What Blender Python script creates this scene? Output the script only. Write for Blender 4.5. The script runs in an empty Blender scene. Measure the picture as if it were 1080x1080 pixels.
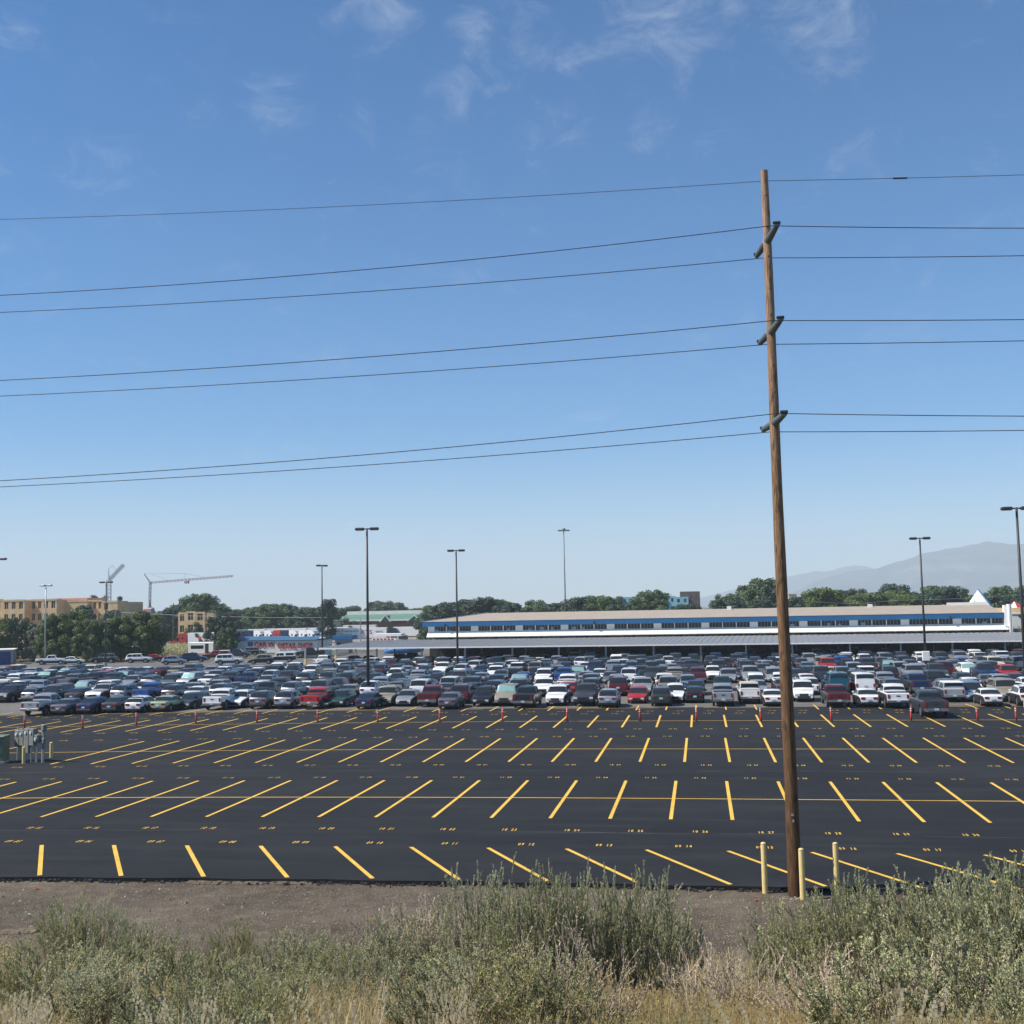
import bpy, math, random
from mathutils import Vector, Matrix
import numpy as np
random.seed(7)
scene = bpy.context.scene
COL = scene.collection
R_ = math.radians

# ------------------------------------------------------------------ camera (metres, z up, rows of the lot run along X)
CAM_H = 9.2; FPX = 1207.0
_y, _p, _r = R_(9.2), R_(4.81), R_(1.07)
F = Vector((-math.sin(_y)*math.cos(_p), math.cos(_y)*math.cos(_p), math.sin(_p)))
R0 = Vector((math.cos(_y), math.sin(_y), 0)); U0 = R0.cross(F)
RV = R0*math.cos(_r) - U0*math.sin(_r); UV = R0*math.sin(_r) + U0*math.cos(_r)
def ray(px, py): return F + RV*((px-540)/FPX) + UV*((540-py)/FPX)
def at(px, py, Y):                      # surveyed point on the plane at distance Y
    d = ray(px, py); t = Y/d.y; return Vector((d.x*t, Y, CAM_H+d.z*t))
def onz(px, py, z=0.0):
    d = ray(px, py); t = (z-CAM_H)/d.z; return Vector((d.x*t, d.y*t, z))
cam = bpy.data.cameras.new('camera'); co = bpy.data.objects.new('camera', cam); COL.objects.link(co)
M = Matrix((RV, UV, -F)).transposed().to_4x4(); M.translation = Vector((0, 0, CAM_H)); co.matrix_world = M
cam.sensor_width = 36; cam.sensor_fit = 'HORIZONTAL'; cam.lens = 36*FPX/1080; cam.clip_end = 60000; cam.clip_start = 0.1
scene.camera = co

# ------------------------------------------------------------------ helpers
class MB:
    def __init__(s): s.v = []; s.f = []; s.m = []
    def quad(s, a, b, c, d, mi=0):
        n = len(s.v); s.v += [tuple(a), tuple(b), tuple(c), tuple(d)]; s.f.append((n, n+1, n+2, n+3)); s.m.append(mi)
    def tri(s, a, b, c, mi=0):
        n = len(s.v); s.v += [tuple(a), tuple(b), tuple(c)]; s.f.append((n, n+1, n+2)); s.m.append(mi)
    def box(s, x0, x1, y0, y1, z0, z1, mi=0, bev=0):
        n = len(s.v)
        if bev <= 0:
            s.v += [(x0,y0,z0),(x1,y0,z0),(x1,y1,z0),(x0,y1,z0),(x0,y0,z1),(x1,y0,z1),(x1,y1,z1),(x0,y1,z1)]
            for q in ((0,3,2,1),(4,5,6,7),(0,1,5,4),(1,2,6,5),(2,3,7,6),(3,0,4,7)):
                s.f.append(tuple(n+i for i in q)); s.m.append(mi)
        else:
            b = bev; P = []
            for z, k in ((z0,b),(z0+b,0),(z1-b,0),(z1,b)):
                P += [(x0+b,y0+k,z),(x1-b,y0+k,z),(x1-k,y0+b,z),(x1-k,y1-b,z),(x1-b,y1-k,z),(x0+b,y1-k,z),(x0+k,y1-b,z),(x0+k,y0+b,z)]
            s.v += P
            for L in range(3):
                for i in range(8):
                    j = (i+1) % 8; s.f.append((n+L*8+i, n+L*8+j, n+L*8+8+j, n+L*8+8+i)); s.m.append(mi)
            s.f.append(tuple(n+7-i for i in range(8))); s.m.append(mi)
            s.f.append(tuple(n+24+i for i in range(8))); s.m.append(mi)
    def tube(s, p0, p1, r0, r1=None, n=8, mi=0, cap=True):
        p0 = Vector(p0); p1 = Vector(p1); r1 = r0 if r1 is None else r1
        d = (p1-p0).normalized(); a = d.orthogonal().normalized(); b = d.cross(a); k = len(s.v)
        for p, r in ((p0, r0), (p1, r1)):
            for i in range(n):
                t = 2*math.pi*i/n; s.v.append(tuple(p+a*(math.cos(t)*r)+b*(math.sin(t)*r)))
        for i in range(n):
            j = (i+1) % n; s.f.append((k+i, k+j, k+n+j, k+n+i)); s.m.append(mi)
        if cap:
            s.f.append(tuple(k+n-1-i for i in range(n))); s.m.append(mi)
            s.f.append(tuple(k+n+i for i in range(n))); s.m.append(mi)
    def path(s, pts, rad, n=8, mi=0):
        k = len(s.v); pts = [Vector(p) for p in pts]; N = len(pts); a = None
        for i, p in enumerate(pts):
            d = (pts[min(i+1, N-1)]-pts[max(i-1, 0)]).normalized()
            if a is None: a = d.orthogonal().normalized()
            a = (a-d*a.dot(d)).normalized(); b = d.cross(a); r = rad[i] if isinstance(rad, (list, tuple)) else rad
            for j in range(n):
                t = 2*math.pi*j/n; s.v.append(tuple(p+a*(math.cos(t)*r)+b*(math.sin(t)*r)))
        for i in range(N-1):
            for j in range(n):
                q = (j+1) % n; s.f.append((k+i*n+j, k+i*n+q, k+i*n+n+q, k+i*n+n+j)); s.m.append(mi)
        s.f.append(tuple(k+n-1-i for i in range(n))); s.m.append(mi)
        s.f.append(tuple(k+(N-1)*n+i for i in range(n))); s.m.append(mi)
    def mesh(s, name, mats, smooth=False):
        me = bpy.data.meshes.new(name); me.from_pydata(s.v, [], s.f)
        for m in mats: me.materials.append(m)
        if len(mats) > 1: me.polygons.foreach_set('material_index', s.m)
        if smooth: me.polygons.foreach_set('use_smooth', [True]*len(s.f))
        me.update(); return me
    def build(s, name, mats, parent=None, smooth=False, auto=False):
        if not isinstance(mats, (list, tuple)): mats = [mats]
        me = s.mesh(name, mats, smooth)
        if auto: autosmooth(me)
        return link(name, me, parent)
def autosmooth(me, ang=35):
    me.polygons.foreach_set('use_smooth', [True]*len(me.polygons))
    me.set_sharp_from_angle(angle=R_(ang))
def link(name, data, parent=None):
    o = bpy.data.objects.new(name, data); COL.objects.link(o)
    if parent is not None: o.parent = parent
    return o
def tag(o, label=None, cat=None, group=None, kind=None):
    if label: o['label'] = label
    if cat: o['category'] = cat
    if group: o['group'] = group
    if kind: o['kind'] = kind
    return o
def empty(name, loc=(0,0,0), rz=0, label=None, cat=None, group=None):
    o = link(name, None); o.location = loc; o.rotation_euler = (0, 0, rz); o.empty_display_size = 0.5
    return tag(o, label, cat, group)
KIDS = {}
def kids(o):
    return [c for c in o.children]
def copy_tree(o, parent=None):
    c = o.copy(); COL.objects.link(c); c.parent = parent
    for ch in kids(o): copy_tree(ch, c)
    return c
def interp(L, x):
    if x <= L[0][0]: return L[0][1]
    for (a, b), (c, d) in zip(L, L[1:]):
        if x <= c: return b+(d-b)*(x-a)/(c-a)
    return L[-1][1]
def sstep(a, b, x):
    t = max(0, min(1, (x-a)/(b-a))); return t*t*(3-2*t)

# ------------------------------------------------------------------ materials
MT = {}
def mat(name, col, rough=0.7, var=0.12, scale=3.0, bump=0.0, bscale=40.0, metal=0.0, coat=0.0, island=0.0, spec=0.5, col2=None, detail=5, obj=0.0, trans=0.0, stretch=None):
    m = bpy.data.materials.new(name); m.use_nodes = True; nt = m.node_tree; N = nt.nodes; L = nt.links
    b = N['Principled BSDF']; b.inputs['Roughness'].default_value = rough; b.inputs['Metallic'].default_value = metal
    b.inputs['Specular IOR Level'].default_value = spec
    if coat: b.inputs['Coat Weight'].default_value = coat; b.inputs['Coat Roughness'].default_value = 0.06
    tc = N.new('ShaderNodeTexCoord'); vec = tc.outputs['Object']
    if stretch:
        mp = N.new('ShaderNodeMapping'); mp.inputs['Scale'].default_value = stretch; L.new(vec, mp.inputs['Vector']); vec = mp.outputs[0]
    nz = N.new('ShaderNodeTexNoise'); nz.inputs['Scale'].default_value = scale; nz.inputs['Detail'].default_value = detail; nz.inputs['Roughness'].default_value = 0.62
    L.new(vec, nz.inputs['Vector'])
    mx = N.new('ShaderNodeMix'); mx.data_type = 'RGBA'
    c = Vector(col)
    c2 = Vector(col2) if col2 else c*(1+var)
    c1 = c if col2 else c*(1-var)
    mx.inputs['A'].default_value = (*c1, 1); mx.inputs['B'].default_value = (*c2, 1)
    mr = N.new('ShaderNodeMapRange'); mr.inputs['From Min'].default_value = 0.32; mr.inputs['From Max'].default_value = 0.68
    L.new(nz.outputs['Fac'], mr.inputs['Value']); L.new(mr.outputs[0], mx.inputs['Factor'])
    out = mx.outputs['Result']
    for k, (amt, src) in enumerate(((island, 'i'), (obj, 'o'))):
        if amt > 0:
            if src == 'i': g = N.new('ShaderNodeNewGeometry'); rnd = g.outputs['Random Per Island']
            else: g = N.new('ShaderNodeObjectInfo'); rnd = g.outputs['Random']
            r2 = N.new('ShaderNodeMapRange'); r2.inputs['To Min'].default_value = 1-amt; r2.inputs['To Max'].default_value = 1+amt
            L.new(rnd, r2.inputs['Value'])
            hs = N.new('ShaderNodeHueSaturation'); L.new(r2.outputs[0], hs.inputs['Value']); L.new(out, hs.inputs['Color']); out = hs.outputs[0]
    L.new(out, b.inputs['Base Color'])
    if bump:
        n2 = N.new('ShaderNodeTexNoise'); n2.inputs['Scale'].default_value = bscale; n2.inputs['Detail'].default_value = 3; L.new(vec, n2.inputs['Vector'])
        bp = N.new('ShaderNodeBump'); bp.inputs['Strength'].default_value = bump; bp.inputs['Distance'].default_value = 0.02
        L.new(n2.outputs['Fac'], bp.inputs['Height']); L.new(bp.outputs[0], b.inputs['Normal'])
    if trans:
        b.inputs['Subsurface Weight'].default_value = 0
        tr = N.new('ShaderNodeBsdfTranslucent'); ms = N.new('ShaderNodeMixShader'); ms.inputs[0].default_value = trans
        L.new(out, tr.inputs['Color']); L.new(b.outputs[0], ms.inputs[1]); L.new(tr.outputs[0], ms.inputs[2])
        L.new(ms.outputs[0], N['Material Output'].inputs['Surface'])
    MT[name] = m; return m

mat('white_paint', (.84,.82,.77), .55, .05, 2)
mat('cream_stucco', (.80,.77,.68), .8, .07, .8, .2, 20)
mat('grey_metal', (.32,.34,.36), .45, .1, 2, metal=.3)
mat('galvanised', (.36,.38,.40), .5, .12, 3, metal=.4)
mat('dark_metal', (.035,.033,.035), .5, .1, 3)
mat('black_plastic', (.018,.018,.02), .55, .15, 5)
mat('dark_glass', (.02,.028,.035), .08, .1, 2, spec=.8)
mat('car_glass', (.022,.027,.03), .05, .1, 2, spec=.5)
mat('sunshade', (.28,.48,.44), .25, .15, 6, metal=.3)
mat('tyre', (.02,.02,.021), .85, .1, 10)
mat('rim', (.42,.43,.45), .35, .05, 5, metal=.7)
mat('tail_red', (.26,.012,.010), .2, .1, 5, spec=.7)
mat('lens_clear', (.62,.65,.66), .12, .1, 5, spec=.8)
mat('plate', (.6,.62,.66), .5, .1, 8)
mat('chrome', (.6,.61,.63), .2, .05, 4, metal=.9)
mat('blue_fascia', (.018,.13,.29), .5, .08, 1)
mat('blue_roof', (.05,.13,.23), .5, .1, 1)
mat('tan_roof', (.37,.315,.25), .9, .08, .6, .15, 10)
mat('canopy_roof', (.25,.255,.265), .55, .08, .3, metal=.1)
mat('yellow_paint', (.76,.59,.25), .55, .08, 4, .05, 20)
mat('yellow_line', (.72,.42,.045), .75, .14, 1.2, col2=(.86,.54,.08))
mat('red_paint', (.62,.02,.02), .5, .08, 3)
mat('orange_post', (.78,.07,.04), .5, .08, 6)
mat('green_roof', (.11,.23,.17), .6, .08, .5)
mat('sheathing', (.50,.34,.17), .85, .12, .6, col2=(.62,.45,.25))
mat('membrane', (.62,.30,.24), .8, .1, 1)
mat('sky_blue_clad', (.22,.43,.52), .75, .06, .5)
mat('brown_clad', (.10,.075,.065), .8, .1, .5)
mat('brick', (.28,.17,.12), .85, .12, 1)
mat('crane_red', (.44,.30,.30), .5, .1, 1)
mat('crane_grey', (.33,.36,.38), .5, .1, 1)
mat('utility_green', (.16,.20,.12), .55, .1, 3)
mat('concrete', (.36,.34,.31), .85, .1, 2, .1, 30)
mat('rock_white', (.36,.32,.27), .9, .15, 8, island=.25)
mat('wire', (.03,.03,.035), .6, 0.05)
mat('cabinet_grey', (.20,.21,.19), .55, .12, 3)
mat('pole_grey', (.15,.16,.17), .5, .1, 2, metal=.3)
mat('insulator', (.10,.12,.125), .45, .08, 6)
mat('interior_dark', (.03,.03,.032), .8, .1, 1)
mat('beige', (.50,.42,.30), .8, .1, 1)
mat('stall_blue', (.015,.05,.17), .5, .1, 2)
mat('trunk', (.11,.085,.06), .9, .2, 3, .4, 12)
mat('leaf_a', (.125,.18,.042), .6, .25, .25, island=.35, obj=.18, trans=.35)
mat('leaf_b', (.088,.138,.046), .6, .25, .25, island=.35, obj=.18, trans=.2)
mat('leaf_c', (.135,.18,.05), .6, .25, .25, island=.35, obj=.15, trans=.25)
mat('leaf_dark', (.042,.075,.040), .6, .2, .3, island=.35, obj=.15, trans=.1)
mat('leaf_grey', (.19,.20,.15), .8, .15, .3, island=.3)
mat('sage', (.455,.455,.245), .8, .18, 2.0, island=.38, obj=.16, trans=.28)
mat('sage_pale', (.56,.55,.34), .8, .15, 2.0, island=.35, obj=.12, trans=.28)
mat('rabbit', (.38,.37,.15), .8, .2, 2.0, island=.35, obj=.15, trans=.2)
mat('bush_stem', (.22,.165,.12), .9, .25, 10, island=.3)
mat('dry_twig', (.46,.37,.27), .9, .2, 5, island=.35)
mat('straw', (.62,.47,.23), .8, .25, .5, island=.4, col2=(.48,.41,.19), trans=.2)
mat('straw_pale', (.66,.56,.36), .8, .15, .5, island=.3, trans=.15)
mat('weed_green', (.12,.15,.05), .8, .25, .5, island=.4, trans=.2)

def wood_mat():
    m = bpy.data.materials.new('pole_wood'); m.use_nodes = True; nt = m.node_tree; N = nt.nodes; L = nt.links; b = N['Principled BSDF']
    b.inputs['Roughness'].default_value = .8
    tc = N.new('ShaderNodeTexCoord'); mp = N.new('ShaderNodeMapping'); mp.inputs['Scale'].default_value = (16, 16, .8); L.new(tc.outputs['Object'], mp.inputs[0])
    n1 = N.new('ShaderNodeTexNoise'); n1.inputs['Scale'].default_value = 2.2; n1.inputs['Detail'].default_value = 7; n1.inputs['Roughness'].default_value = .65; L.new(mp.outputs[0], n1.inputs['Vector'])
    # darker towards the butt of the pole, paler towards the top
    sp = N.new('ShaderNodeSeparateXYZ'); L.new(tc.outputs['Object'], sp.inputs[0])
    r1 = N.new('ShaderNodeValToRGB'); e = r1.color_ramp.elements
    e[0].position = .30; e[0].color = (.035,.018,.009,1); e[1].position = .66; e[1].color = (.42,.25,.13,1)
    k = r1.color_ramp.elements.new(.5); k.color = (.24,.12,.045,1)
    L.new(n1.outputs['Fac'], r1.inputs[0])
    mr = N.new('ShaderNodeMapRange'); mr.inputs['From Min'].default_value = 0; mr.inputs['From Max'].default_value = 20; mr.inputs['To Min'].default_value = .32; mr.inputs['To Max'].default_value = 1.25; L.new(sp.outputs['Z'], mr.inputs['Value'])
    hs = N.new('ShaderNodeHueSaturation'); L.new(r1.outputs[0], hs.inputs['Color']); L.new(mr.outputs[0], hs.inputs['Value']); L.new(hs.outputs[0], b.inputs['Base Color'])
    s2 = N.new('ShaderNodeMapRange'); s2.inputs['From Max'].default_value = 22; s2.inputs['To Min'].default_value = 1.1; s2.inputs['To Max'].default_value = .8; L.new(sp.outputs['Z'], s2.inputs['Value']); L.new(s2.outputs[0], hs.inputs['Saturation'])
    kn_ = N.new('ShaderNodeTexNoise'); kn_.inputs['Scale'].default_value = 1.6; kn_.inputs['Detail'].default_value = 6; mk = N.new('ShaderNodeMapping'); mk.inputs['Scale'].default_value = (5, 5, 1.1); L.new(tc.outputs['Object'], mk.inputs[0]); L.new(mk.outputs[0], kn_.inputs['Vector'])
    kr = N.new('ShaderNodeMapRange'); kr.inputs['From Min'].default_value = .60; kr.inputs['From Max'].default_value = .68; kr.inputs['To Max'].default_value = .75; L.new(kn_.outputs['Fac'], kr.inputs['Value'])
    km = N.new('ShaderNodeMix'); km.data_type = 'RGBA'; km.inputs['B'].default_value = (.035,.018,.01,1); L.new(kr.outputs[0], km.inputs['Factor']); L.new(hs.outputs[0], km.inputs['A']); L.new(km.outputs['Result'], b.inputs['Base Color'])
    bp = N.new('ShaderNodeBump'); bp.inputs['Strength'].default_value = .6; bp.inputs['Distance'].default_value = .02; L.new(n1.outputs['Fac'], bp.inputs['Height']); L.new(bp.outputs[0], b.inputs['Normal'])
    MT['pole_wood'] = m
wood_mat()

def ground_mat(name, stops, scales, bump, bscale, rough=.95, weights=None, streak=None, speck=None, spec=.3):
    m = bpy.data.materials.new(name); m.use_nodes = True; nt = m.node_tree; N = nt.nodes; L = nt.links; b = N['Principled BSDF']
    b.inputs['Roughness'].default_value = rough; b.inputs['Specular IOR Level'].default_value = spec
    tc = N.new('ShaderNodeTexCoord'); acc = None
    for i, sc in enumerate(scales):
        mp = N.new('ShaderNodeMapping'); L.new(tc.outputs['Object'], mp.inputs[0])
        if streak and i == 0: mp.inputs['Scale'].default_value = streak
        nz = N.new('ShaderNodeTexNoise'); nz.inputs['Scale'].default_value = sc; nz.inputs['Detail'].default_value = 6; nz.inputs['Roughness'].default_value = .6
        L.new(mp.outputs[0], nz.inputs['Vector'])
        w = N.new('ShaderNodeMath'); w.operation = 'MULTIPLY'; w.inputs[1].default_value = (weights or [1/len(scales)]*len(scales))[i]; L.new(nz.outputs['Fac'], w.inputs[0])
        if acc is None: acc = w.outputs[0]
        else:
            a = N.new('ShaderNodeMath'); a.operation = 'ADD'; L.new(acc, a.inputs[0]); L.new(w.outputs[0], a.inputs[1]); acc = a.outputs[0]
    rp = N.new('ShaderNodeValToRGB'); e = rp.color_ramp.elements; e[0].position, e[0].color = stops[0][0], (*stops[0][1], 1); e[1].position, e[1].color = stops[-1][0], (*stops[-1][1], 1)
    for p, c in stops[1:-1]: k = e.new(p); k.color = (*c, 1)
    L.new(acc, rp.inputs[0]); out = rp.outputs[0]
    if speck:
        vs, thr, colr = speck
        vo = N.new('ShaderNodeTexVoronoi'); vo.inputs['Scale'].default_value = vs; L.new(tc.outputs['Object'], vo.inputs['Vector'])
        sx = N.new('ShaderNodeSeparateColor'); L.new(vo.outputs['Color'], sx.inputs[0])
        g = N.new('ShaderNodeMapRange'); g.inputs['From Min'].default_value = thr; g.inputs['From Max'].default_value = min(1, thr+.15); L.new(sx.outputs[0], g.inputs['Value'])
        mx = N.new('ShaderNodeMix'); mx.data_type = 'RGBA'; L.new(g.outputs[0], mx.inputs['Factor']); L.new(out, mx.inputs['A']); mx.inputs['B'].default_value = (*colr, 1); out = mx.outputs['Result']
    L.new(out, b.inputs['Base Color'])
    n2 = N.new('ShaderNodeTexNoise'); n2.inputs['Scale'].default_value = bscale; n2.inputs['Detail'].default_value = 4; L.new(tc.outputs['Object'], n2.inputs['Vector'])
    bp = N.new('ShaderNodeBump'); bp.inputs['Strength'].default_value = bump; bp.inputs['Distance'].default_value = .05; L.new(n2.outputs['Fac'], bp.inputs['Height']); L.new(bp.outputs[0], b.inputs['Normal'])
    MT[name] = m; return m
ground_mat('asphalt_new', [(.36,(.011,.012,.014)),(.5,(.0165,.0175,.0195)),(.62,(.025,.0255,.027))], (.035,.4,25), .35, 60, .88, (.5,.3,.2), streak=(1,2.5,1), spec=.25)
ground_mat('asphalt_old', [(.35,(.115,.108,.10)),(.5,(.16,.148,.135)),(.65,(.215,.197,.175))], (.06,.6,18), .3, 40, .9, (.45,.35,.2), spec=.25)
ground_mat('gravel', [(.36,(.045,.033,.021)),(.47,(.10,.077,.051)),(.56,(.15,.12,.08)),(.64,(.24,.20,.14))], (.25,1.8,14), 1.0, 22, .95, (.35,.3,.35), speck=(42,.90,(.27,.23,.19)))
ground_mat('soil_slope', [(.35,(.09,.07,.05)),(.5,(.17,.13,.09)),(.65,(.26,.21,.13))], (.4,2.5,18), 1.0, 14, .95, (.35,.3,.35))
ground_mat('far_ground', [(.35,(.07,.085,.04)),(.5,(.14,.13,.085)),(.65,(.22,.19,.14))], (.004,.03,.4), .3, 2, .95, (.4,.4,.2))
ground_mat('yard_paving', [(.35,(.20,.19,.175)),(.5,(.27,.25,.23)),(.65,(.33,.31,.28))], (.03,.3,4), .2, 10, .9, (.4,.4,.2))
ground_mat('rock_hill', [(.40,(.02,.032,.028)),(.52,(.06,.068,.055)),(.60,(.20,.18,.155))], (.0012,.006,.03), .6, .02, .95, (.4,.4,.2))

def wear(name, dark, thr=.60, sc=9):
    m = MT[name]; nt = m.node_tree; N = nt.nodes; L = nt.links; b = N['Principled BSDF']; src = b.inputs['Base Color'].links[0].from_socket
    tc = N.new('ShaderNodeTexCoord'); a = N.new('ShaderNodeTexNoise'); a.inputs['Scale'].default_value = sc; a.inputs['Detail'].default_value = 8; a.inputs['Roughness'].default_value = .7; L.new(tc.outputs['Object'], a.inputs['Vector'])
    c = N.new('ShaderNodeTexNoise'); c.inputs['Scale'].default_value = .25; L.new(tc.outputs['Object'], c.inputs['Vector'])
    ad = N.new('ShaderNodeMath'); ad.operation = 'MULTIPLY_ADD'; ad.inputs[1].default_value = .45; L.new(c.outputs['Fac'], ad.inputs[0]); L.new(a.outputs['Fac'], ad.inputs[2])
    mr = N.new('ShaderNodeMapRange'); mr.inputs['From Min'].default_value = thr+.2; mr.inputs['From Max'].default_value = thr+.36; mr.inputs['To Max'].default_value = .8; L.new(ad.outputs[0], mr.inputs['Value'])
    mx = N.new('ShaderNodeMix'); mx.data_type = 'RGBA'; L.new(mr.outputs[0], mx.inputs['Factor']); L.new(src, mx.inputs['A']); mx.inputs['B'].default_value = (*dark, 1); L.new(mx.outputs['Result'], b.inputs['Base Color'])
wear('yellow_line', (.06,.05,.035))
def stains(name, dark, amt=.55):
    m = MT[name]; nt = m.node_tree; N = nt.nodes; L = nt.links; b = N['Principled BSDF']; src = b.inputs['Base Color'].links[0].from_socket
    tc = N.new('ShaderNodeTexCoord'); mp = N.new('ShaderNodeMapping'); mp.inputs['Scale'].default_value = (.03, .28, 1); L.new(tc.outputs['Object'], mp.inputs[0])
    a = N.new('ShaderNodeTexNoise'); a.inputs['Scale'].default_value = 3.5; a.inputs['Detail'].default_value = 4; L.new(mp.outputs[0], a.inputs['Vector'])
    mr = N.new('ShaderNodeMapRange'); mr.inputs['From Min'].default_value = .5; mr.inputs['From Max'].default_value = .72; mr.inputs['To Max'].default_value = amt; L.new(a.outputs['Fac'], mr.inputs['Value'])
    mx = N.new('ShaderNodeMix'); mx.data_type = 'RGBA'; L.new(mr.outputs[0], mx.inputs['Factor']); L.new(src, mx.inputs['A']); mx.inputs['B'].default_value = (*dark, 1)
    v = N.new('ShaderNodeTexVoronoi'); v.inputs['Scale'].default_value = .38; v.inputs['Randomness'].default_value = 1; L.new(tc.outputs['Object'], v.inputs['Vector'])
    m2 = N.new('ShaderNodeMapRange'); m2.inputs['From Min'].default_value = .16; m2.inputs['From Max'].default_value = .08; m2.inputs['To Max'].default_value = .45; L.new(v.outputs['Distance'], m2.inputs['Value'])
    m3 = N.new('ShaderNodeMix'); m3.data_type = 'RGBA'; L.new(m2.outputs[0], m3.inputs['Factor']); L.new(mx.outputs['Result'], m3.inputs['A']); m3.inputs['B'].default_value = tuple(x*.45 for x in dark)+(1,); L.new(m3.outputs['Result'], b.inputs['Base Color'])
stains('asphalt_new', (.032,.032,.033), .6); stains('asphalt_old', (.12,.11,.10), .5)

# ------------------------------------------------------------------ lot geometry
def bend(x): return -0.0012*min(0, x)**2 if x > -70 else -5.88-0.168*(-70-x)*0.0
def LP(x, y, z=0): return Vector((x, y+bend(x)*max(0, min(1, (125-y)/20)), z))
EDGE = 39.0
def gz(x, y):
    n = 0.10*math.sin(x*.31+y*.17)+0.06*math.sin(x*.9-y*.6)+0.05*math.sin(x*1.7+y*1.3)
    e = EDGE+bend(x)
    if y > e-1.2: return -0.14
    toe = 30.5+0.6*math.sin(x*.2)+max(0, min(2.0, x*.25))
    s = max(0.0, toe-y); soft = 2.5
    rise = 0.245*(s*s/(2*soft) if s < soft else s-soft/2)
    w = sstep(e-1.2, e-3.0, y)
    if y < 0: rise = 0.245*(toe-soft/2)*0.985
    return -0.14 + rise + n*w*(0.35+0.65*sstep(0, 4, s))

# ground: one sheet to the horizon with a fine near part
def graded(a, b, fine0, fine1, step, grow):
    xs = [fine0]; 
    while xs[-1] < fine1: xs.append(xs[-1]+step)
    s = step; hi = []
    x = xs[-1]
    while x < b: s *= grow; x = min(b, x+s); hi.append(x)
    s = step; lo = []; x = fine0
    while x > a: s *= grow; x = max(a, x-s); lo.append(x)
    return lo[::-1]+xs+hi
xs = graded(-12400, 12400, -32, 24, .45, 1.35); ys = graded(-150, 12300, 2, 41, .45, 1.35)
g = MB()
for yv in ys:
    for xv in xs: g.v.append((xv, yv, gz(xv, yv)))
nx = len(xs)
for j in range(len(ys)-1):
    for i in range(nx-1):
        g.f.append((j*nx+i, j*nx+i+1, j*nx+nx+i+1, j*nx+nx+i))
        cy = (ys[j]+ys[j+1])/2; cx = (xs[i]+xs[i+1])/2
        e = EDGE+bend(cx)
        g.m.append(2 if cy > 60 or abs(cx) > 300 else (1 if cy < 29.8+.8*math.sin(cx*.7)+.5*math.sin(cx*2.1) else 0))
tag(g.build('ground', [MT['gravel'], MT['soil_slope'], MT['far_ground']], smooth=True), 'pebbly brown ground with a slope rising towards the viewer', kind='structure')

def sheet(name, poly_front, poly_back, z, thick, mats, label, nseg=70, x0=-120, x1=120):
    mb = MB(); P = []
    for i in range(nseg+1):
        x = x0+(x1-x0)*i/nseg; a = poly_front(x); b = poly_back(x)
        mb.v += [(x, a, z-thick), (x, a, z), (x, b, z), (x, b, z-thick)]
    for i in range(nseg):
        k = i*4
        for q in range(3): mb.f.append((k+q, k+4+q, k+5+q, k+1+q)); mb.m.append(0)
    for k, fl in ((0, 1), (nseg*4, 0)):
        mb.f.append((k, k+1, k+2, k+3) if fl else (k+3, k+2, k+1, k)); mb.m.append(0)
    return tag(mb.build(name, mats), label, kind='structure')
sheet('parking_lot', lambda x: EDGE+bend(x)+.05*math.sin(x*1.3)+.03*math.sin(x*3.7), lambda x: LP(x, 105.6).y, 0, .13, MT['asphalt_new'], 'freshly sealed dark asphalt lot with yellow stall lines', 240)
sheet('old_parking_lot', lambda x: LP(x, 105.6).y+.004, lambda x: 262 if x > -75 else 203+(x+160)*.2, 0.012, .12, MT['asphalt_old'], 'older pale grey asphalt under the rows of parked cars', 160, -160, 120)
yb = MB(); yb.box(-260, 150, 264, 380, -.10, -.02)
tag(yb.build('yard_paving', MT['yard_paving']), 'pale paved truck yard behind the long building', kind='structure')

# painted markings
ln = MB()
def stripe(p, q, w, z=.004):
    p = Vector(p); q = Vector(q); d = (q-p).normalized(); n = Vector((-d.y, d.x, 0))*w/2; zz = Vector((0, 0, z))
    ln.quad(p-n+zz, q-n+zz, q+n+zz, p+n+zz)
SP = 2.62; X00 = -1.53
for y0, y1, xr in ((50.75, 61.7, (-24, 12)), (69.1, 81.4, (-24, 14)), (88.6, 98.2, (-32, 18))):
    for i in range(*xr):
        x = X00+SP*i + (0 if y0 < 60 else (.35 if y0 < 80 else .6))
        if y0 > 60 and -47 < x < -41.5 and y0 < 80: continue
        stripe(LP(x, y0), LP(x, y1), .16)
for ym, w in ((56.1, .12), (75.25, .12), (93.4, .12)):
    xx = [x for x in range(-88, 60, 4)]
    for a, b_ in zip(xx, xx[1:]): stripe(LP(a, ym), LP(b_, ym), w, .008)
for i in range(-9, 9):
    x = -5.33+3.04*i; stripe(LP(x, 44.45), LP(x+3.0, 39.25), .16)
for i in range(-28, 20):
    x = X00+SP*i+.9; stripe(LP(x, 102.9), LP(x, 107.6), .14, .02)
for a, b_ in zip(range(-72, 52, 4), range(-68, 56, 4)):
    if random.random() < .75: stripe(LP(a, 105.1), LP(b_, 105.1), .13, .008)
tag(ln.build('stall_lines', MT['yellow_line']), 'yellow painted stall lines on the asphalt', kind='structure')
sc = MB()
for i in range(60):
    x = random.uniform(-60, 25); y = random.choice([47.6, 47.7, 65.5, 65.4, 85, 84.8]) + random.uniform(-.1, .1); l = random.uniform(1.5, 8)
    p = LP(x, y); q = LP(x+l, y+random.uniform(-.1, .1)); sc.quad(p+Vector((0,-.015,.003)), q+Vector((0,-.015,.003)), q+Vector((0,.015,.003)), p+Vector((0,.015,.003)))
mat('chalk', (.10,.10,.10), .9, .3, 2)
tag(sc.build('chalk_marks', MT['chalk']), 'faint chalk layout marks on the asphalt', kind='structure')

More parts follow.
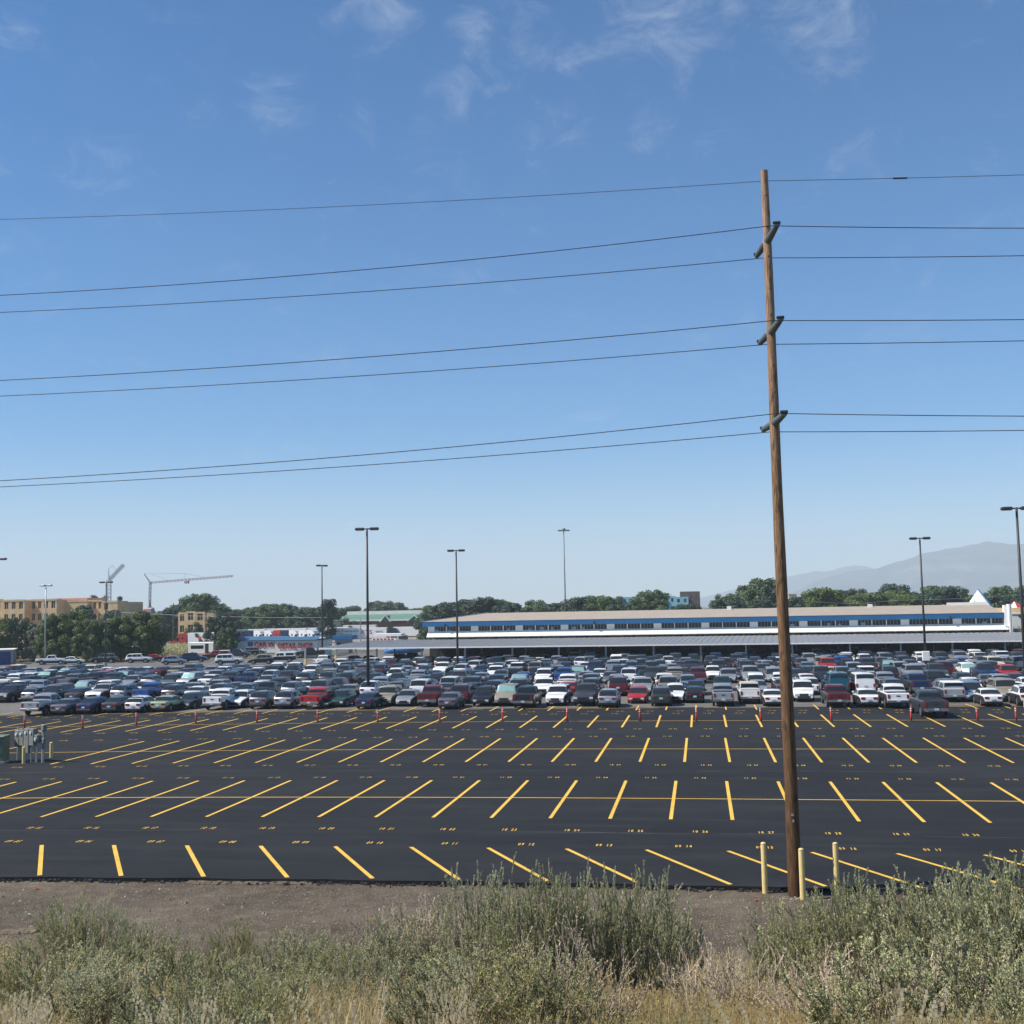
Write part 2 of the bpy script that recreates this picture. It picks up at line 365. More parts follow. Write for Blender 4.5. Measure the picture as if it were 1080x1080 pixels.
# text ---------------------------------------------------------------
DG = None
def text_mesh(txt, size, ext=0.0, bold=0.0):
    cu = bpy.data.curves.new('t', 'FONT'); cu.body = txt; cu.size = size; cu.align_x = 'CENTER'; cu.extrude = ext; cu.offset = bold; cu.resolution_u = 2
    o = bpy.data.objects.new('t', cu); COL.objects.link(o); bpy.context.view_layer.update()
    me = bpy.data.meshes.new_from_object(o.evaluated_get(bpy.context.evaluated_depsgraph_get()))
    bpy.data.objects.remove(o); me.name = 'lettering'; return me
dig = {}
for c in '0123456789': 
    me = text_mesh(c, .30, 0, .008); dig[c] = ([tuple(v.co) for v in me.vertices], [tuple(p.vertices) for p in me.polygons])
nm = MB()
def number(p, s, flip=False):
    x = -len(s)*.066
    for ch in s:
        if ch != ' ':
            V, Fc = dig[ch]; k = len(nm.v)
            for v in V:
                a, b_ = v[0]*.62+x, v[1]*1.9
                if flip: a, b_ = -a, -b_
                nm.v.append((p.x+a, p.y+b_, .0045))
            for f in Fc: nm.f.append(tuple(k+i for i in f)); nm.m.append(0)
        x += .135
for row, (y, x0, n0, n1, pre) in enumerate(((47.9, X00+SP/2, -16, 7, '10'), (62.6, X00+SP/2, -20, 8, '11'), (67.6, X00+.35+SP/2, -22, 10, '12'), (82.3, X00+.35+SP/2, -24, 12, '13'), (87.2, X00+.6+SP/2, -28, 14, '14'), (99.6, X00+.6+SP/2, -28, 16, '15'), (101.9, X00+.9+SP/2, -28, 16, '16'))):
    for i in range(n0, n1): number(LP(x0+SP*i, y), '%s %02d' % (pre, 26+i-(0 if i < 74 else 74)) if 26+i >= 0 else '%s %02d' % (pre, 99+i))
for i in range(-8, 7): number(LP(-5.33+3.04*i-1.6, 45.0), '09 %02d' % (12+i))
tag(nm.build('stall_numbers', MT['yellow_line']), 'yellow stencilled stall numbers between the stall lines', kind='structure')

# ------------------------------------------------------------------ utility pole, insulators, wires
PX, PY = 2.72, 38.45
base = gz(PX, PY)
pole = empty('utility_pole', (PX, PY, base), 0, 'tall brown wooden utility pole rising from the gravel behind three bollards', 'utility pole')
pm = MB(); pts = []; rad = []
for i in range(41):
    t = i/40; pts.append((-0.12*t+.015*math.sin(t*9), .012*math.sin(t*7+1), -0.2+t*24.1)); rad.append(.225-.10*t+.003*math.sin(t*31))
pm.path(pts, rad, 20); po = pm.build('pole', MT['pole_wood'], pole, auto=True)
for z in (23.0, 21.9, 20.9, 19.8, 18.9, 17.2, 16.3, 14.0, 12.5):
    r = .225-.10*z/24; pb = MB(); pb.tube((-.12*z/24+.03, -r-.03, z), (-.12*z/24+.03, -r+.03, z), .03, n=8); pb.build('bolt', MT['dark_metal'], pole)
tg = MB(); tg.box(-.06, .03, -.235, -.21, 2.55, 2.62); tg.build('pole_tag', MT['galvanised'], pole); tg = MB(); tg.box(-.02, .04, -.235, -.21, 2.36, 2.44); tg.build('pole_tag', MT['galvanised'], pole)
ATT = {}
for k, zc in enumerate((21.27, 18.17, 15.12)):
    for s in (-1, 1):
        im = MB(); n = 26; pts = []; rad = []
        for i in range(n):
            t = i/(n-1); pts.append((-.115-s*(.03+.215*t), s*(.14+1.5*t), zc-base+0.02+.05*t)); rad.append((.135-.04*t)*(1.0 if i % 2 else .86) if 0 < i < n-1 else .09)
        im.path(pts, rad, 12); io = im.build('insulator', MT['insulator'], pole, auto=False)
        io.data.polygons.foreach_set('use_smooth', [False]*len(io.data.polygons))
        cl = MB(); cl.tube((-.24-s*.23, s*1.62, zc-base+.13), (.0-s*.23, s*1.62, zc-base+.13), .05, n=8); cl.build('wire_clamp', MT['dark_metal'], io)
W = [('bare static wire strung above the others from the pole top', 38.45, 23.40, (12.9, .2, 28.2, .77), (8.1, -.45), .009),
 ('topmost conductor pair, nearer wire on the upper insulators', 36.8, 21.30, (13.1, -.53, 27.1, -.57), (7.4, -.62), .0135),
 ('topmost conductor pair, farther wire on the upper insulators', 40.2, 21.28, (13.9, -.28, 29.2, -.17), (8.7, -.52), .0135),
 ('middle conductor pair, nearer wire on the middle insulators', 36.8, 18.20, (13.1, -.45, 27.0, -.57), (7.3, -.41), .0135),
 ('middle conductor pair, farther wire on the middle insulators', 40.2, 18.20, (13.9, -.35, 29.1, -.41), (8.6, -.36), .0135),
 ('lowest conductor pair, nearer wire on the lower insulators', 36.8, 15.20, (13.1, -.76, 27.0, -1.17), (7.3, -.42), .0135),
 ('lowest conductor pair, farther wire on the lower insulators', 40.2, 15.12, (13.9, -.58, 29.0, -.88), (8.6, -.32), .0135)]
for lab, Y, z0, (l1, d1, l2, d2), (lr, dr), r in W:
    b2 = (d2/l2-d1/l1)/(l2-l1); a = d1/l1-b2*l1; cc = dr/lr-abs(b2)*lr
    m_ = MB(); pts = []
    for i in range(-40, 30):
        dx = i*1.3; L_ = abs(dx)
        z = z0+a*L_+b2*L_*L_ if dx < 0 else z0+cc*L_+abs(b2)*L_*L_
        pts.append((PX-.1+dx, Y, z))
    m_.path(pts, r, 6)
    if 'static' in lab: m_.tube((PX+4.05, Y, z0+cc*4.15+b2*17), (PX+4.5, Y, z0+cc*4.6+b2*21), .03, n=6)
    tag(m_.build('power_line', MT['wire']), lab, 'power line', 'overhead wires on the utility pole')

def bollard(x, y, h, r, label, g='yellow bollards'):
    z = max(gz(x, y), -.14) if y < 39.2 else 0
    b_ = empty('bollard', (x, y, z), 0, label, 'bollard', g)
    m_ = MB(); pts = [(0,0,-.3)]; rad = [r]
    for t in (0, .3, .6, .9): pts.append((0,0,h*t+.001)); rad.append(r)
    m_.path(pts+[(0,0,h-.06)], rad+[r], 20); m_.build('post', MT['yellow_paint'], b_, auto=True)
    c = MB(); c.path([(0,0,h-.06),(0,0,h-.03),(0,0,h-.008),(0,0,h+.002)], [r, r*.95, r*.65, r*.2], 20); c.build('cap', MT['yellow_paint'], b_, smooth=True)
    return b_
q = onz(807, 942, -.14); bollard(q.x, q.y, 1.62, .09, 'pale yellow steel bollard on the gravel just left of the utility pole')
q = onz(847, 949, -.14); bollard(q.x, q.y, 1.60, .09, 'pale yellow steel bollard standing in front of the utility pole')
q = onz(883, 944, -.14); bollard(q.x, q.y, 1.66, .09, 'pale yellow steel bollard half hidden by sagebrush right of the utility pole')
rk = MB()
for i in range(26):
    a = random.uniform(0, 6.28); d = random.uniform(.25, .9); x = PX+.3+math.cos(a)*d; y = PY-.5+math.sin(a)*d*.5; s = random.uniform(.02, .05)
    rk.box(x-s, x+s, y-s*.7, y+s*.7, -.16, -.14+s*1.1, bev=s*.35)
tag(rk.build('rubble', MT['rock_white']), 'pale broken stones heaped round the foot of the pole', 'rubble', kind='stuff')

# ------------------------------------------------------------------ utility cabinets at the left
uy = 68.6
t1 = empty('transformer', (onz(7, 806).x-1.0, uy-.7, 0), R_(14), 'dark green pad transformer box at the left edge beside the meter rack', 'transformer')
b_ = MB(); b_.box(-1.0, .5, -.7, .7, 0, .12); b_.build('pad', MT['concrete'], t1)
b_ = MB(); b_.box(-.9, .4, -.6, .6, .12, 1.6, bev=.04); b_.build('cabinet', MT['utility_green'], t1)
b_ = MB(); b_.box(-.95, .45, -.65, .65, 1.6, 1.70, bev=.03); b_.build('lid', MT['utility_green'], t1)
b_ = MB(); b_.box(-.26, -.24, -.615, -.6, .2, 1.4); b_.box(-.15, -.1, -.64, -.6, .8, 1.0); b_.build('door_seam', MT['dark_metal'], t1)
t2 = empty('meter_rack', (onz(13, 803).x, uy+.4, 0), R_(-24), 'grey steel rack of electric meter cabinets behind small yellow bollards', 'meter rack')
b_ = MB()
for x in (0, 1.9, .95, 2.6): b_.box(x-.04, x+.04, -.04, .04, -.1, 2.15)
b_.box(0, 2.6, -.03, .03, 1.2, 1.26); b_.box(0, 2.6, -.03, .03, 1.9, 1.96); b_.build('frame', MT['galvanised'], t2)
for x, w, z0, z1 in ((.12, .45, .9, 1.95), (.62, .42, 1.0, 2.0), (1.08, .5, .55, 2.1), (1.62, .5, 1.05, 2.12), (2.2, .35, 1.3, 1.75)):
    b_ = MB(); b_.box(x, x+w, -.33, -.05, z0, z1, bev=.02); c_ = b_.build('cabinet', MT['cabinet_grey'], t2)
    b_ = MB(); b_.tube((x+w/2, -.33, z1-.25), (x+w/2, -.40, z1-.25), .09, n=12); b_.build('meter', MT['lens_clear'], c_)
for x in (.3, .8, 1.7, 2.3):
    b_ = MB(); b_.tube((x, -.18, 0), (x, -.18, .95), .04, n=8); b_.build('conduit', MT['galvanised'], t2)
b_ = MB(); b_.tube((2.75, 0, 0), (2.75, 0, 2.35), .05, n=8); b_.box(2.62, 2.88, -.12, .1, 1.2, 1.55, bev=.03); b_.box(2.6, 2.92, -.15, .12, 2.0, 2.4, bev=.05); b_.build('riser', MT['cabinet_grey'], t2)
bollard(onz(22, 806).x, onz(22, 806).y+.3, 1.05, .10, 'small yellow bollard nearest the meter rack, right one of the close pair')
bollard(onz(20.5, 802).x-.05, onz(20, 802).y+.2, .98, .08, 'small yellow bollard under the meter cabinets, left one of the close pair')
bollard(onz(54, 799).x, onz(54, 799).y, 1.0, .11, 'lone small yellow bollard standing on the asphalt right of the meter rack')

# ------------------------------------------------------------------ orange delineator posts
def delin():
    o = empty('delineator_post')
    b_ = MB(); b_.path([(0,0,0),(0,0,.03),(0,0,.08)], [.17,.16,.07], 14); b_.build('base', MT['black_plastic'], o)
    b_ = MB(); b_.path([(0,0,.08),(0,0,.5),(0,0,.98),(0,0,1.06),(0,0,1.08)], [.075,.07,.065,.07,.04], 12); b_.build('tube', MT['orange_post'], o, smooth=True)
    for z in (.78, .93):
        b_ = MB(); b_.tube((0,0,z), (0,0,z+.07), .072, n=12, cap=False); b_.build('reflective_band', MT['white_paint'], o)
    return o
D0 = delin(); first = True
ords = ['first','second','third','fourth','fifth','sixth','seventh','eighth','ninth','tenth','eleventh','twelfth','thirteenth','fourteenth','fifteenth','sixteenth','seventeenth','eighteenth','nineteenth','twentieth']
DL = [(26,768.5),(87,768),(144,765),(206.5,763.5),(271,762.5),(335,762),(398.5,762),(464,761.5),(530,761),(598,761),(675,761),(734.5,761),(802.6,760.7),(877,760.5),(961,760.8),(1031.5,761),(1072,761)]
for i, (px, py) in enumerate(DL):
    o = D0 if i == 0 else copy_tree(D0)
    q = onz(px, py); o.location = (q.x, q.y, .006); o.rotation_euler = (R_(random.uniform(-1.5,1.5)), R_(random.uniform(-2,2)+(6 if px > 1030 and px < 1033 else 0)), random.uniform(0, 6))
    tag(o, 'red-orange delineator post, %s from the left in the line across the new asphalt' % ords[i], 'delineator', 'orange delineator posts')
for i, (px, py) in enumerate(((44.5, 698), (52, 696), (21.5, 698.5))):
    o = copy_tree(D0); q = onz(px, py); o.location = (q.x, q.y, .012); o.scale = (1.3,1.3,1.25)
    tag(o, ['red delineator post behind the parked white pickup at far left', 'red delineator post just right of its twin by the left trees', 'red delineator post at the corner of the blue storage units'][i], 'delineator', 'orange delineator posts')
# ------------------------------------------------------------------ vehicles
PAINT = {'white': ((.78,.78,.76), .0), 'silver': ((.42,.43,.44), .5), 'grey': ((.16,.165,.17), .4), 'charcoal': ((.055,.06,.065), .3), 'black': ((.012,.012,.014), .0),
 'navy': ((.015,.035,.10), .3), 'blue': ((.02,.09,.30), .3), 'red': ((.42,.02,.018), .1), 'maroon': ((.12,.012,.015), .2), 'tan': ((.36,.31,.23), .3), 'pale green': ((.36,.44,.27), .3),
 'dark green': ((.03,.07,.055), .3), 'teal': ((.015,.10,.12), .3), 'light blue': ((.22,.31,.38), .4), 'cream': ((.62,.56,.42), .0)}
for k, (c, me_) in PAINT.items():
    m = mat('paint_'+k.replace(' ', '_'), c, .32, .06, .7, metal=me_, coat=.4)

class Car:
    def __init__(s, L, W, base, wheels, wr, belt, roof, side, tumble=.22, tail='box', grille=1, bumper=None, bed=None, rails=False, endw=.80, shell=None):
        s.__dict__.update(locals())
    def hw(s, x):
        a = s.W/2; k = 1.0
        if x < .45: k = s.endw+(1-s.endw)*math.sqrt(max(0, x/.45))
        if x > s.L-.8: k = min(k, s.endw-.02+(1.02-s.endw)*math.sqrt(max(0, (s.L-x)/.8)))
        return a*k
    def section(s, x):
        hb = interp(s.belt, x); hr = max(hb+.0, interp(s.roof, x) if s.roof[0][0] <= x <= s.roof[-1][0] else hb)
        h = hr-hb; w = s.hw(x); k = min(1, h/.45)
        zb = s.base + (.10*(1-min(1, x/.3)) if x < .3 else 0) + (.06*(1-min(1, (s.L-x)/.3)) if s.L-x < .3 else 0)
        for xw in s.wheels:
            R = s.wr+.07; d = abs(x-xw)
            if d < R: zb = max(zb, s.wr+math.sqrt(R*R-d*d))
        zm = max(hb*.62, zb+.06)
        wr_ = w*(1-.03*min(1, h/.1)-s.tumble*k*.85)
        return [(0, zb), (w*.9, zb), (w*.985, zb+.03), (w, zm), (w*.99, max(zm+.02, hb-.08)), (w*.95, hb), (wr_ if h > .02 else w*.93, hb+max(.004, h-.06)), (wr_*.86, hb+max(.012, h-.008)), (0, hb+max(.03, h+.015))]
    def S(s, x, t, side):
        P = s.section(x); i = min(7, int(t)); f = t-i; a, b = P[i], P[i+1]
        return Vector(((x-s.L/2), side*(a[0]+(b[0]-a[0])*f), a[1]+(b[1]-a[1])*f))   # x is along the car, +x = nose
    def body(s):
        X = set([0, s.L]); x = 0
        while x < s.L: X.add(round(x, 3)); x += .11
        for a in (s.belt, s.roof): X |= {round(p[0], 3) for p in a}
        X |= {.05, .02, s.L-.03, s.L-.08}
        X = sorted(X); mb = MB(); n = 17
        for x in X:
            P = s.section(x); xx = x-s.L/2
            for j in range(8, 0, -1): mb.v.append((xx, -P[j][0], P[j][1]))
            for j in range(0, 9): mb.v.append((xx, P[j][0], P[j][1]))
        # ring of 17 (8 left down, bottom, 8 right up with shared top)
        for i in range(len(X)-1):
            for j in range(n):
                k = (j+1) % n; mb.f.append((i*n+j, i*n+k, i*n+n+k, i*n+n+j))
                jj = j if j < 8 else 16-j
                mb.m.append(1 if jj >= 5 else 0)
        mb.f.append(tuple(range(n-1, -1, -1))); mb.m.append(0)
        k = (len(X)-1)*n; mb.f.append(tuple(range(k, k+n))); mb.m.append(0)
        return mb
    def patch(s, x0, x1, t0, t1, side, off=.012, nx=7, nt=3, mb=None, skew=(0, 0)):
        mb = mb or MB(); k0 = len(mb.v)
        for i in range(nx+1):
            for j in range(nt+1):
                v = j/nt; x = (x0+skew[0]*v)+((x1+skew[1]*v)-(x0+skew[0]*v))*i/nx; t = t0+(t1-t0)*v
                p = s.S(x, t, side); e = .02
                du = s.S(x+e, t, side)-s.S(x-e, t, side); dv = s.S(x, min(7.99, t+e), side)-s.S(x, t-e, side)
                nn = du.cross(dv)*(-side)
                if nn.length > 1e-9: nn.normalize()
                mb.v.append(tuple(p+nn*off))
        for i in range(nx):
            for j in range(nt):
                a = k0+i*(nt+1)+j; f = (a, a+nt+1, a+nt+2, a+1)
                mb.f.append(f if side < 0 else f[::-1]); mb.m.append(0)
        return mb

CARS = {
 'sedan': Car(4.75, 1.83, .20, (.98, 3.78), .33, [(0,.62),(.04,.86),(.2,.98),(.9,1.01),(2.4,.97),(3.3,.93),(3.9,.86),(4.45,.74),(4.68,.62),(4.75,.5)],
     [(.75,1.0),(1.45,1.36),(2.0,1.45),(2.55,1.45),(2.95,1.37),(3.75,.88)], [(1.12,2.02,.12,0),(2.08,3.3,0,-.2)]),
 'hatchback': Car(4.35, 1.80, .20, (.75, 3.4), .33, [(0,.6),(.05,.92),(.2,1.0),(2.2,.98),(3.0,.95),(3.6,.87),(4.1,.75),(4.3,.6),(4.35,.5)],
     [(.08,.98),(.55,1.38),(1.1,1.50),(2.1,1.52),(2.55,1.43),(3.4,.9)], [(.5,1.7,.2,0),(1.76,2.95,0,-.25)]),
 'crossover': Car(4.6, 1.88, .27, (.85, 3.55), .37, [(0,.68),(.05,1.0),(.2,1.08),(2.4,1.06),(3.2,1.04),(3.8,.96),(4.35,.82),(4.55,.66),(4.6,.55)],
     [(.08,1.06),(.42,1.5),(.9,1.66),(2.3,1.70),(2.75,1.6),(3.5,1.0)], [(.4,1.1,.15,-.02),(1.16,2.05,0,0),(2.1,3.05,0,-.25)], tumble=.22, rails=True),
 'suv': Car(4.95, 1.98, .32, (.95, 3.85), .40, [(0,.78),(.05,1.1),(.2,1.17),(2.8,1.15),(3.5,1.13),(4.2,1.08),(4.7,.98),(4.9,.78),(4.95,.62)],
     [(.06,1.15),(.28,1.65),(.6,1.82),(2.6,1.86),(2.95,1.78),(3.55,1.12)], [(.32,1.25,.08,0),(1.32,2.2,0,0),(2.26,3.15,0,-.18)], tumble=.16, rails=True, endw=.86),
 'minivan': Car(5.05, 1.96, .24, (.95, 3.95), .36, [(0,.7),(.05,1.02),(.2,1.08),(2.8,1.04),(3.6,1.02),(4.3,.92),(4.85,.76),(5.0,.62),(5.05,.52)],
     [(.06,1.06),(.3,1.55),(.65,1.72),(2.8,1.74),(3.3,1.6),(4.3,.94)], [(.36,1.4,.1,0),(1.47,2.6,0,0),(2.66,3.7,0,-.3)], tumble=.18, endw=.84),
 'pickup': Car(5.75, 2.0, .42, (1.15, 4.65), .41, [(0,.72),(.03,1.2),(.12,1.26),(1.9,1.25),(2.0,1.24),(4.0,1.22),(5.0,1.16),(5.5,1.06),(5.7,.85),(5.75,.68)],
     [(1.98,1.245),(2.12,1.74),(2.4,1.86),(3.2,1.88),(3.5,1.78),(4.15,1.22)], [(2.2,2.95,.05,0),(3.02,3.75,0,-.18)], tumble=.17, bed=(.14, 1.94), endw=.93, tail='tall', bumper=True),
 'van': Car(5.6, 2.05, .35, (1.1, 4.5), .38, [(0,.8),(.04,1.15),(.15,1.2),(3.6,1.15),(4.2,1.1),(4.9,1.02),(5.4,.85),(5.55,.7),(5.6,.58)],
     [(.04,1.2),(.14,1.95),(.4,2.10),(3.6,2.10),(4.0,1.9),(4.7,1.06)], [(.6,1.9,0,0),(2.0,3.2,0,0),(3.3,4.2,0,-.2)], tumble=.10, endw=.92),
}
CARS['camper pickup'] = Car(5.6, 1.95, .40, (1.15, 4.5), .40, [(0,.72),(.03,1.2),(.12,1.24),(1.9,1.23),(3.9,1.2),(4.9,1.14),(5.35,1.04),(5.55,.85),(5.6,.68)],
     [(.1,1.23),(.22,1.72),(.4,1.84),(3.1,1.88),(3.4,1.78),(4.05,1.2)], [(.4,1.8,0,0),(2.15,2.9,.05,0),(2.97,3.65,0,-.18)], tumble=.16, endw=.93, tail='tall', bumper=True)

def paint_slot(o):
    o.material_slots[0].link = 'OBJECT'
MESH = {}
def car_meshes(kind):
    """every mesh of one kind of car, as (part name, mesh, painted?, parent index or None)"""
    c = CARS[kind]; L2 = c.L/2; W2 = c.W/2; out = []
    b = c.body(); me = b.mesh('body', [MT['paint_white'], MT['black_plastic']]); autosmooth(me, 30); out.append(('body', me, True, 0))
    rf = c.roof; xr = [p[0] for p in rf]
    # windscreen: between roof front edge and cowl
    mb = MB()
    for sd in (1, -1): c.patch(xr[-2]+.05, xr[-1]-.10, 6.15, 7.999, sd, nx=6, nt=4, mb=mb)
    me = mb.mesh('windscreen', [MT['car_glass']]); out.append(('windscreen', me, 'shade', 0))
    mb = MB(); a0, a1 = (xr[0]+.05, xr[1]-.02) if kind in ('pickup','sedan') else (xr[0]+.06, xr[2]-.08)
    for sd in (1, -1): c.patch(a0, a1, 6.2, 7.999, sd, nx=5, nt=4, mb=mb)
    out.append(('rear_window', mb.mesh('rear_window', [MT['car_glass']]), False, 0))
    for sd in (1, -1):
        mb = MB()
        for (x0, x1, s0, s1) in c.side: c.patch(x0, x1, 5.12, 5.9, sd, off=.010, nx=5, nt=3, mb=mb, skew=(s0, s1))
        out.append(('side_windows', mb.mesh('side_windows', [MT['car_glass']]), False, 0))
    # wheels
    wm = MB(); wm.path([(0,-.10,0),(0,-.085,0),(0,.085,0),(0,.10,0)], [c.wr*.93, c.wr, c.wr, c.wr*.93], 22); me_w = wm.mesh('wheel', [MT['tyre']]); autosmooth(me_w, 40)
    rm = MB(); rm.tube((0,-.112,0), (0,.112,0), c.wr*.64, n=18)
    for i in range(5):
        a = i*2*math.pi/5; 
        for q in (-1, 1): rm.tube((math.cos(a)*c.wr*.35, q*.115, math.sin(a)*c.wr*.35), (math.cos(a)*c.wr*.35, q*.118, math.sin(a)*c.wr*.35), c.wr*.12, n=6, mi=1)
    me_r = rm.mesh('rim', [MT['rim'], MT['black_plastic']])
    for xw in c.wheels:
        for sd in (1, -1): out.append(('wheel', me_w, (xw-L2, sd*(W2-.13), c.wr), me_r))
    # lamps
    hb = interp(c.belt, .06)
    for sd in (1, -1):
        mb = MB()
        if c.tail == 'tall': y = c.hw(0)-.08; mb.box(-L2-.03, -L2+.06, min(sd*y, sd*(y-.16)), max(sd*y, sd*(y-.16)), .82, 1.16, bev=.015)
        elif kind in ('suv', 'van', 'minivan'): y = c.hw(0)-.02; mb.box(-L2-.03, -L2+.1, min(sd*y, sd*(y-.17)), max(sd*y, sd*(y-.17)), hb-.36, hb-.02, bev=.015)
        else: y = c.hw(0)-.01; mb.box(-L2-.03, -L2+.1, min(sd*y, sd*(y-.36)), max(sd*y, sd*(y-.36)), hb-.19, hb-.02, bev=.015)
        out.append(('tail_light', mb.mesh('tail_light', [MT['tail_red']]), False, 0))
        mb = MB(); y = c.hw(c.L)-.0; hf = interp(c.belt, c.L-.12); mb.box(L2-.18, L2+.012, min(sd*y, sd*(y-.34)), max(sd*y, sd*(y-.34)), hf-.26, hf-.09, bev=.02)
        out.append(('headlight', mb.mesh('headlight', [MT['lens_clear']]), False, 0))
    mb = MB(); hf = interp(c.belt, c.L-.12); mb.box(L2-.1, L2+.018, -W2*.42, W2*.42, hf-.27, hf-.08, bev=.015); mb.box(L2-.1, L2+.014, -W2*.6, W2*.6, c.base+.08, c.base+.24, bev=.015)
    out.append(('grille', mb.mesh('grille', [MT['black_plastic']]), False, 0))
    mb = MB(); y = W2*.8
    if c.bumper: mb.box(-L2-.16, -L2+.05, -y*1.15, y*1.15, .50, .70, bev=.02); pm_ = 'chrome'
    else: mb.box(-L2-.03, -L2+.05, -y, y, c.base+.06, c.base+.26, bev=.02); pm_ = 'black_plastic'
    out.append(('rear_bumper', mb.mesh('rear_bumper', [MT[pm_]]), False, 0))
    mb = MB(); z = .58 if c.bumper else hb-.32; xo = .17 if c.bumper else .035; mb.box(-L2-xo-.01, -L2-xo+.02, -.16, .16, z, z+.15); out.append(('number_plate', mb.mesh('number_plate', [MT['plate']]), False, 0))
    if c.bed:
        mb = MB(); mb.box(c.bed[0]-L2, c.bed[1]-L2, -W2*.86, W2*.86, 1.2, 1.292, bev=.01); out.append(('dark_bed_panel', mb.mesh('dark_bed_panel', [MT['black_plastic']]), False, 0))  # flat dark panel standing in for the shaded hollow of the bed
        mb = MB(); mb.box(-L2-.012, -L2+.02, -.16, .16, 1.0, 1.08, bev=.01); out.append(('tailgate_handle', mb.mesh('tailgate_handle', [MT['black_plastic']]), False, 0))
    if kind == 'camper pickup': 
        mb = MB(); mb.box(.1-L2, 2.0-L2, -W2*.84, W2*.84, 1.8, 1.90, bev=.03); mb.box(.06-L2, .14-L2, -W2*.83, W2*.83, 1.235, 1.34); out.append(('camper_shell', mb.mesh('camper_shell', [MT['white_paint']]), False, 0))
    if c.rails:
        mb = MB()
        for sd in (1, -1):
            zt = interp(c.roof, 1.6)+.05; mb.path([(.8-L2, sd*W2*.66, zt-.06), (.95-L2, sd*W2*.66, zt), (2.3-L2, sd*W2*.66, zt+.01), (2.5-L2, sd*W2*.66, zt-.05)], .02, 6)
        out.append(('roof_rails', mb.mesh('roof_rails', [MT['black_plastic']]), False, 0))
    for sd in (1, -1):
        xm = c.side[-1][1]-.22-L2; mb = MB(); z = interp(c.belt, xm+L2)+.07; a, b2 = sd*W2*.93, sd*(W2*.93+.2); mb.box(xm-.06, xm+.08, min(a,b2), max(a,b2), z, z+.15, bev=.03); out.append(('wing_mirror', mb.mesh('wing_mirror', [MT['paint_white']]), True, 0))
    return out
COL_OF = {}
def make_car(kind, colour, x, y, heading, label, group, full=True, z=.012, shade=False, name=None, cat=None):
    if kind not in MESH: MESH[kind] = car_meshes(kind)
    nm_ = name or {'sedan':'sedan_car','hatchback':'hatchback_car','crossover':'crossover_car','suv':'suv_car','minivan':'minivan','pickup':'pickup_truck','van':'passenger_van','camper pickup':'pickup_truck'}[kind]
    sv = random.Random(label); root = empty(nm_, (x, y, z), heading, label, cat or {'minivan':'van','van':'van','pickup':'pickup truck','camper pickup':'pickup truck'}.get(kind, 'car'), group)
    pm_ = MT['paint_'+colour.replace(' ', '_')]
    root.scale = (sv.uniform(.95, 1.04), sv.uniform(.97, 1.03), sv.uniform(.95, 1.07))
    for name_, me, p, q in MESH[kind]:
        if not full and name_ in ('number_plate', 'tailgate_handle', 'roof_rails'): continue
        o = link(name_, me, root)
        if p is True: o.material_slots[0].link = 'OBJECT'; o.material_slots[0].material = pm_
        elif p == 'shade':
            if shade: o.material_slots[0].link = 'OBJECT'; o.material_slots[0].material = MT['sunshade']; o['label'] = 'windscreen with a silvery green sun shade behind it'
        elif isinstance(p, tuple):
            o.location = p; r_ = link('rim', q, o)
    return root
# vehicles joined for the crowd too far back to count
def add_to_crowd(acc, kind, colour, x, y, heading, z=.012):
    if kind not in MESH: MESH[kind] = car_meshes(kind)
    Mx = Matrix.Translation((x, y, z)) @ Matrix.Rotation(heading, 4, 'Z')
    for name_, me, p, q in MESH[kind]:
        for mm, off in ((me, p if isinstance(p, tuple) else None), (q if isinstance(p, tuple) else None, p if isinstance(p, tuple) else None)):
            if mm is None: continue
            nv = len(mm.vertices); co_ = np.empty(nv*3, dtype=np.float32); mm.vertices.foreach_get('co', co_); co_ = co_.reshape(-1, 3)
            if off: co_ = co_+np.array(off, dtype=np.float32)
            m3 = np.array(Mx.to_3x3(), dtype=np.float32); co_ = co_@m3.T+np.array(Mx.translation, dtype=np.float32)
            k = acc['n']; acc['v'].append(co_)
            for pl in mm.polygons:
                mt = mm.materials[pl.material_index].name
                if mt == 'paint_white' and (p is True): mt = 'paint_'+colour.replace(' ', '_')
                acc['f'].append(tuple(k+i for i in pl.vertices)); acc['m'].append(mt)
            acc['n'] += nv

UP = math.pi/2      # heading +Y: rear to the camera
FR = [ # px of centre, kind, colour, rear?, base py
 (31,'pickup','silver',1,754),(60,'sedan','grey',1,753),(88,'sedan','navy',1,752),(114,'sedan','charcoal',1,751),(139,'hatchback','white',1,751),(166,'sedan','pale green',1,750),
 (192,'hatchback','charcoal',0,747),(223,'pickup','white',1,748),(246,'crossover','white',0,746),(271,'crossover','grey',1,747),(297,'crossover','silver',1,747),(327,'pickup','red',1,747),
 (354,'hatchback','dark green',0,745),(383,'sedan','navy',1,747),(403,'suv','tan',0,744),(425,'sedan','silver',0,744),(450,'pickup','maroon',1,744.5),(471,'sedan','grey',1,747),
 (484,'suv','maroon',1,743),(507,'crossover','black',0,744),(531,'suv','tan',0,744),(552,'pickup','black',1,746),(586,'suv','white',0,743.5),(616,'pickup','charcoal',0,744),(641,'crossover','silver',1,745.5),
 (672,'hatchback','red',0,742.5),(697,'crossover','dark green',1,744),(712,'crossover','white',0,742),(733,'sedan','black',1,742),(763,'pickup','silver',1,744),(791,'camper pickup','white',1,743),(816,'sedan','white',1,744),
 (849,'suv','white',0,741),(885,'pickup','maroon',1,745),(917,'sedan','white',1,745),(948,'pickup','white',1,746),(1007,'camper pickup','silver',1,741),(1029,'minivan','light blue',0,741),(1049,'sedan','white',1,744),(1067,'suv','tan',0,741),(1088,'crossover','white',1,744)]
SLOTS = []
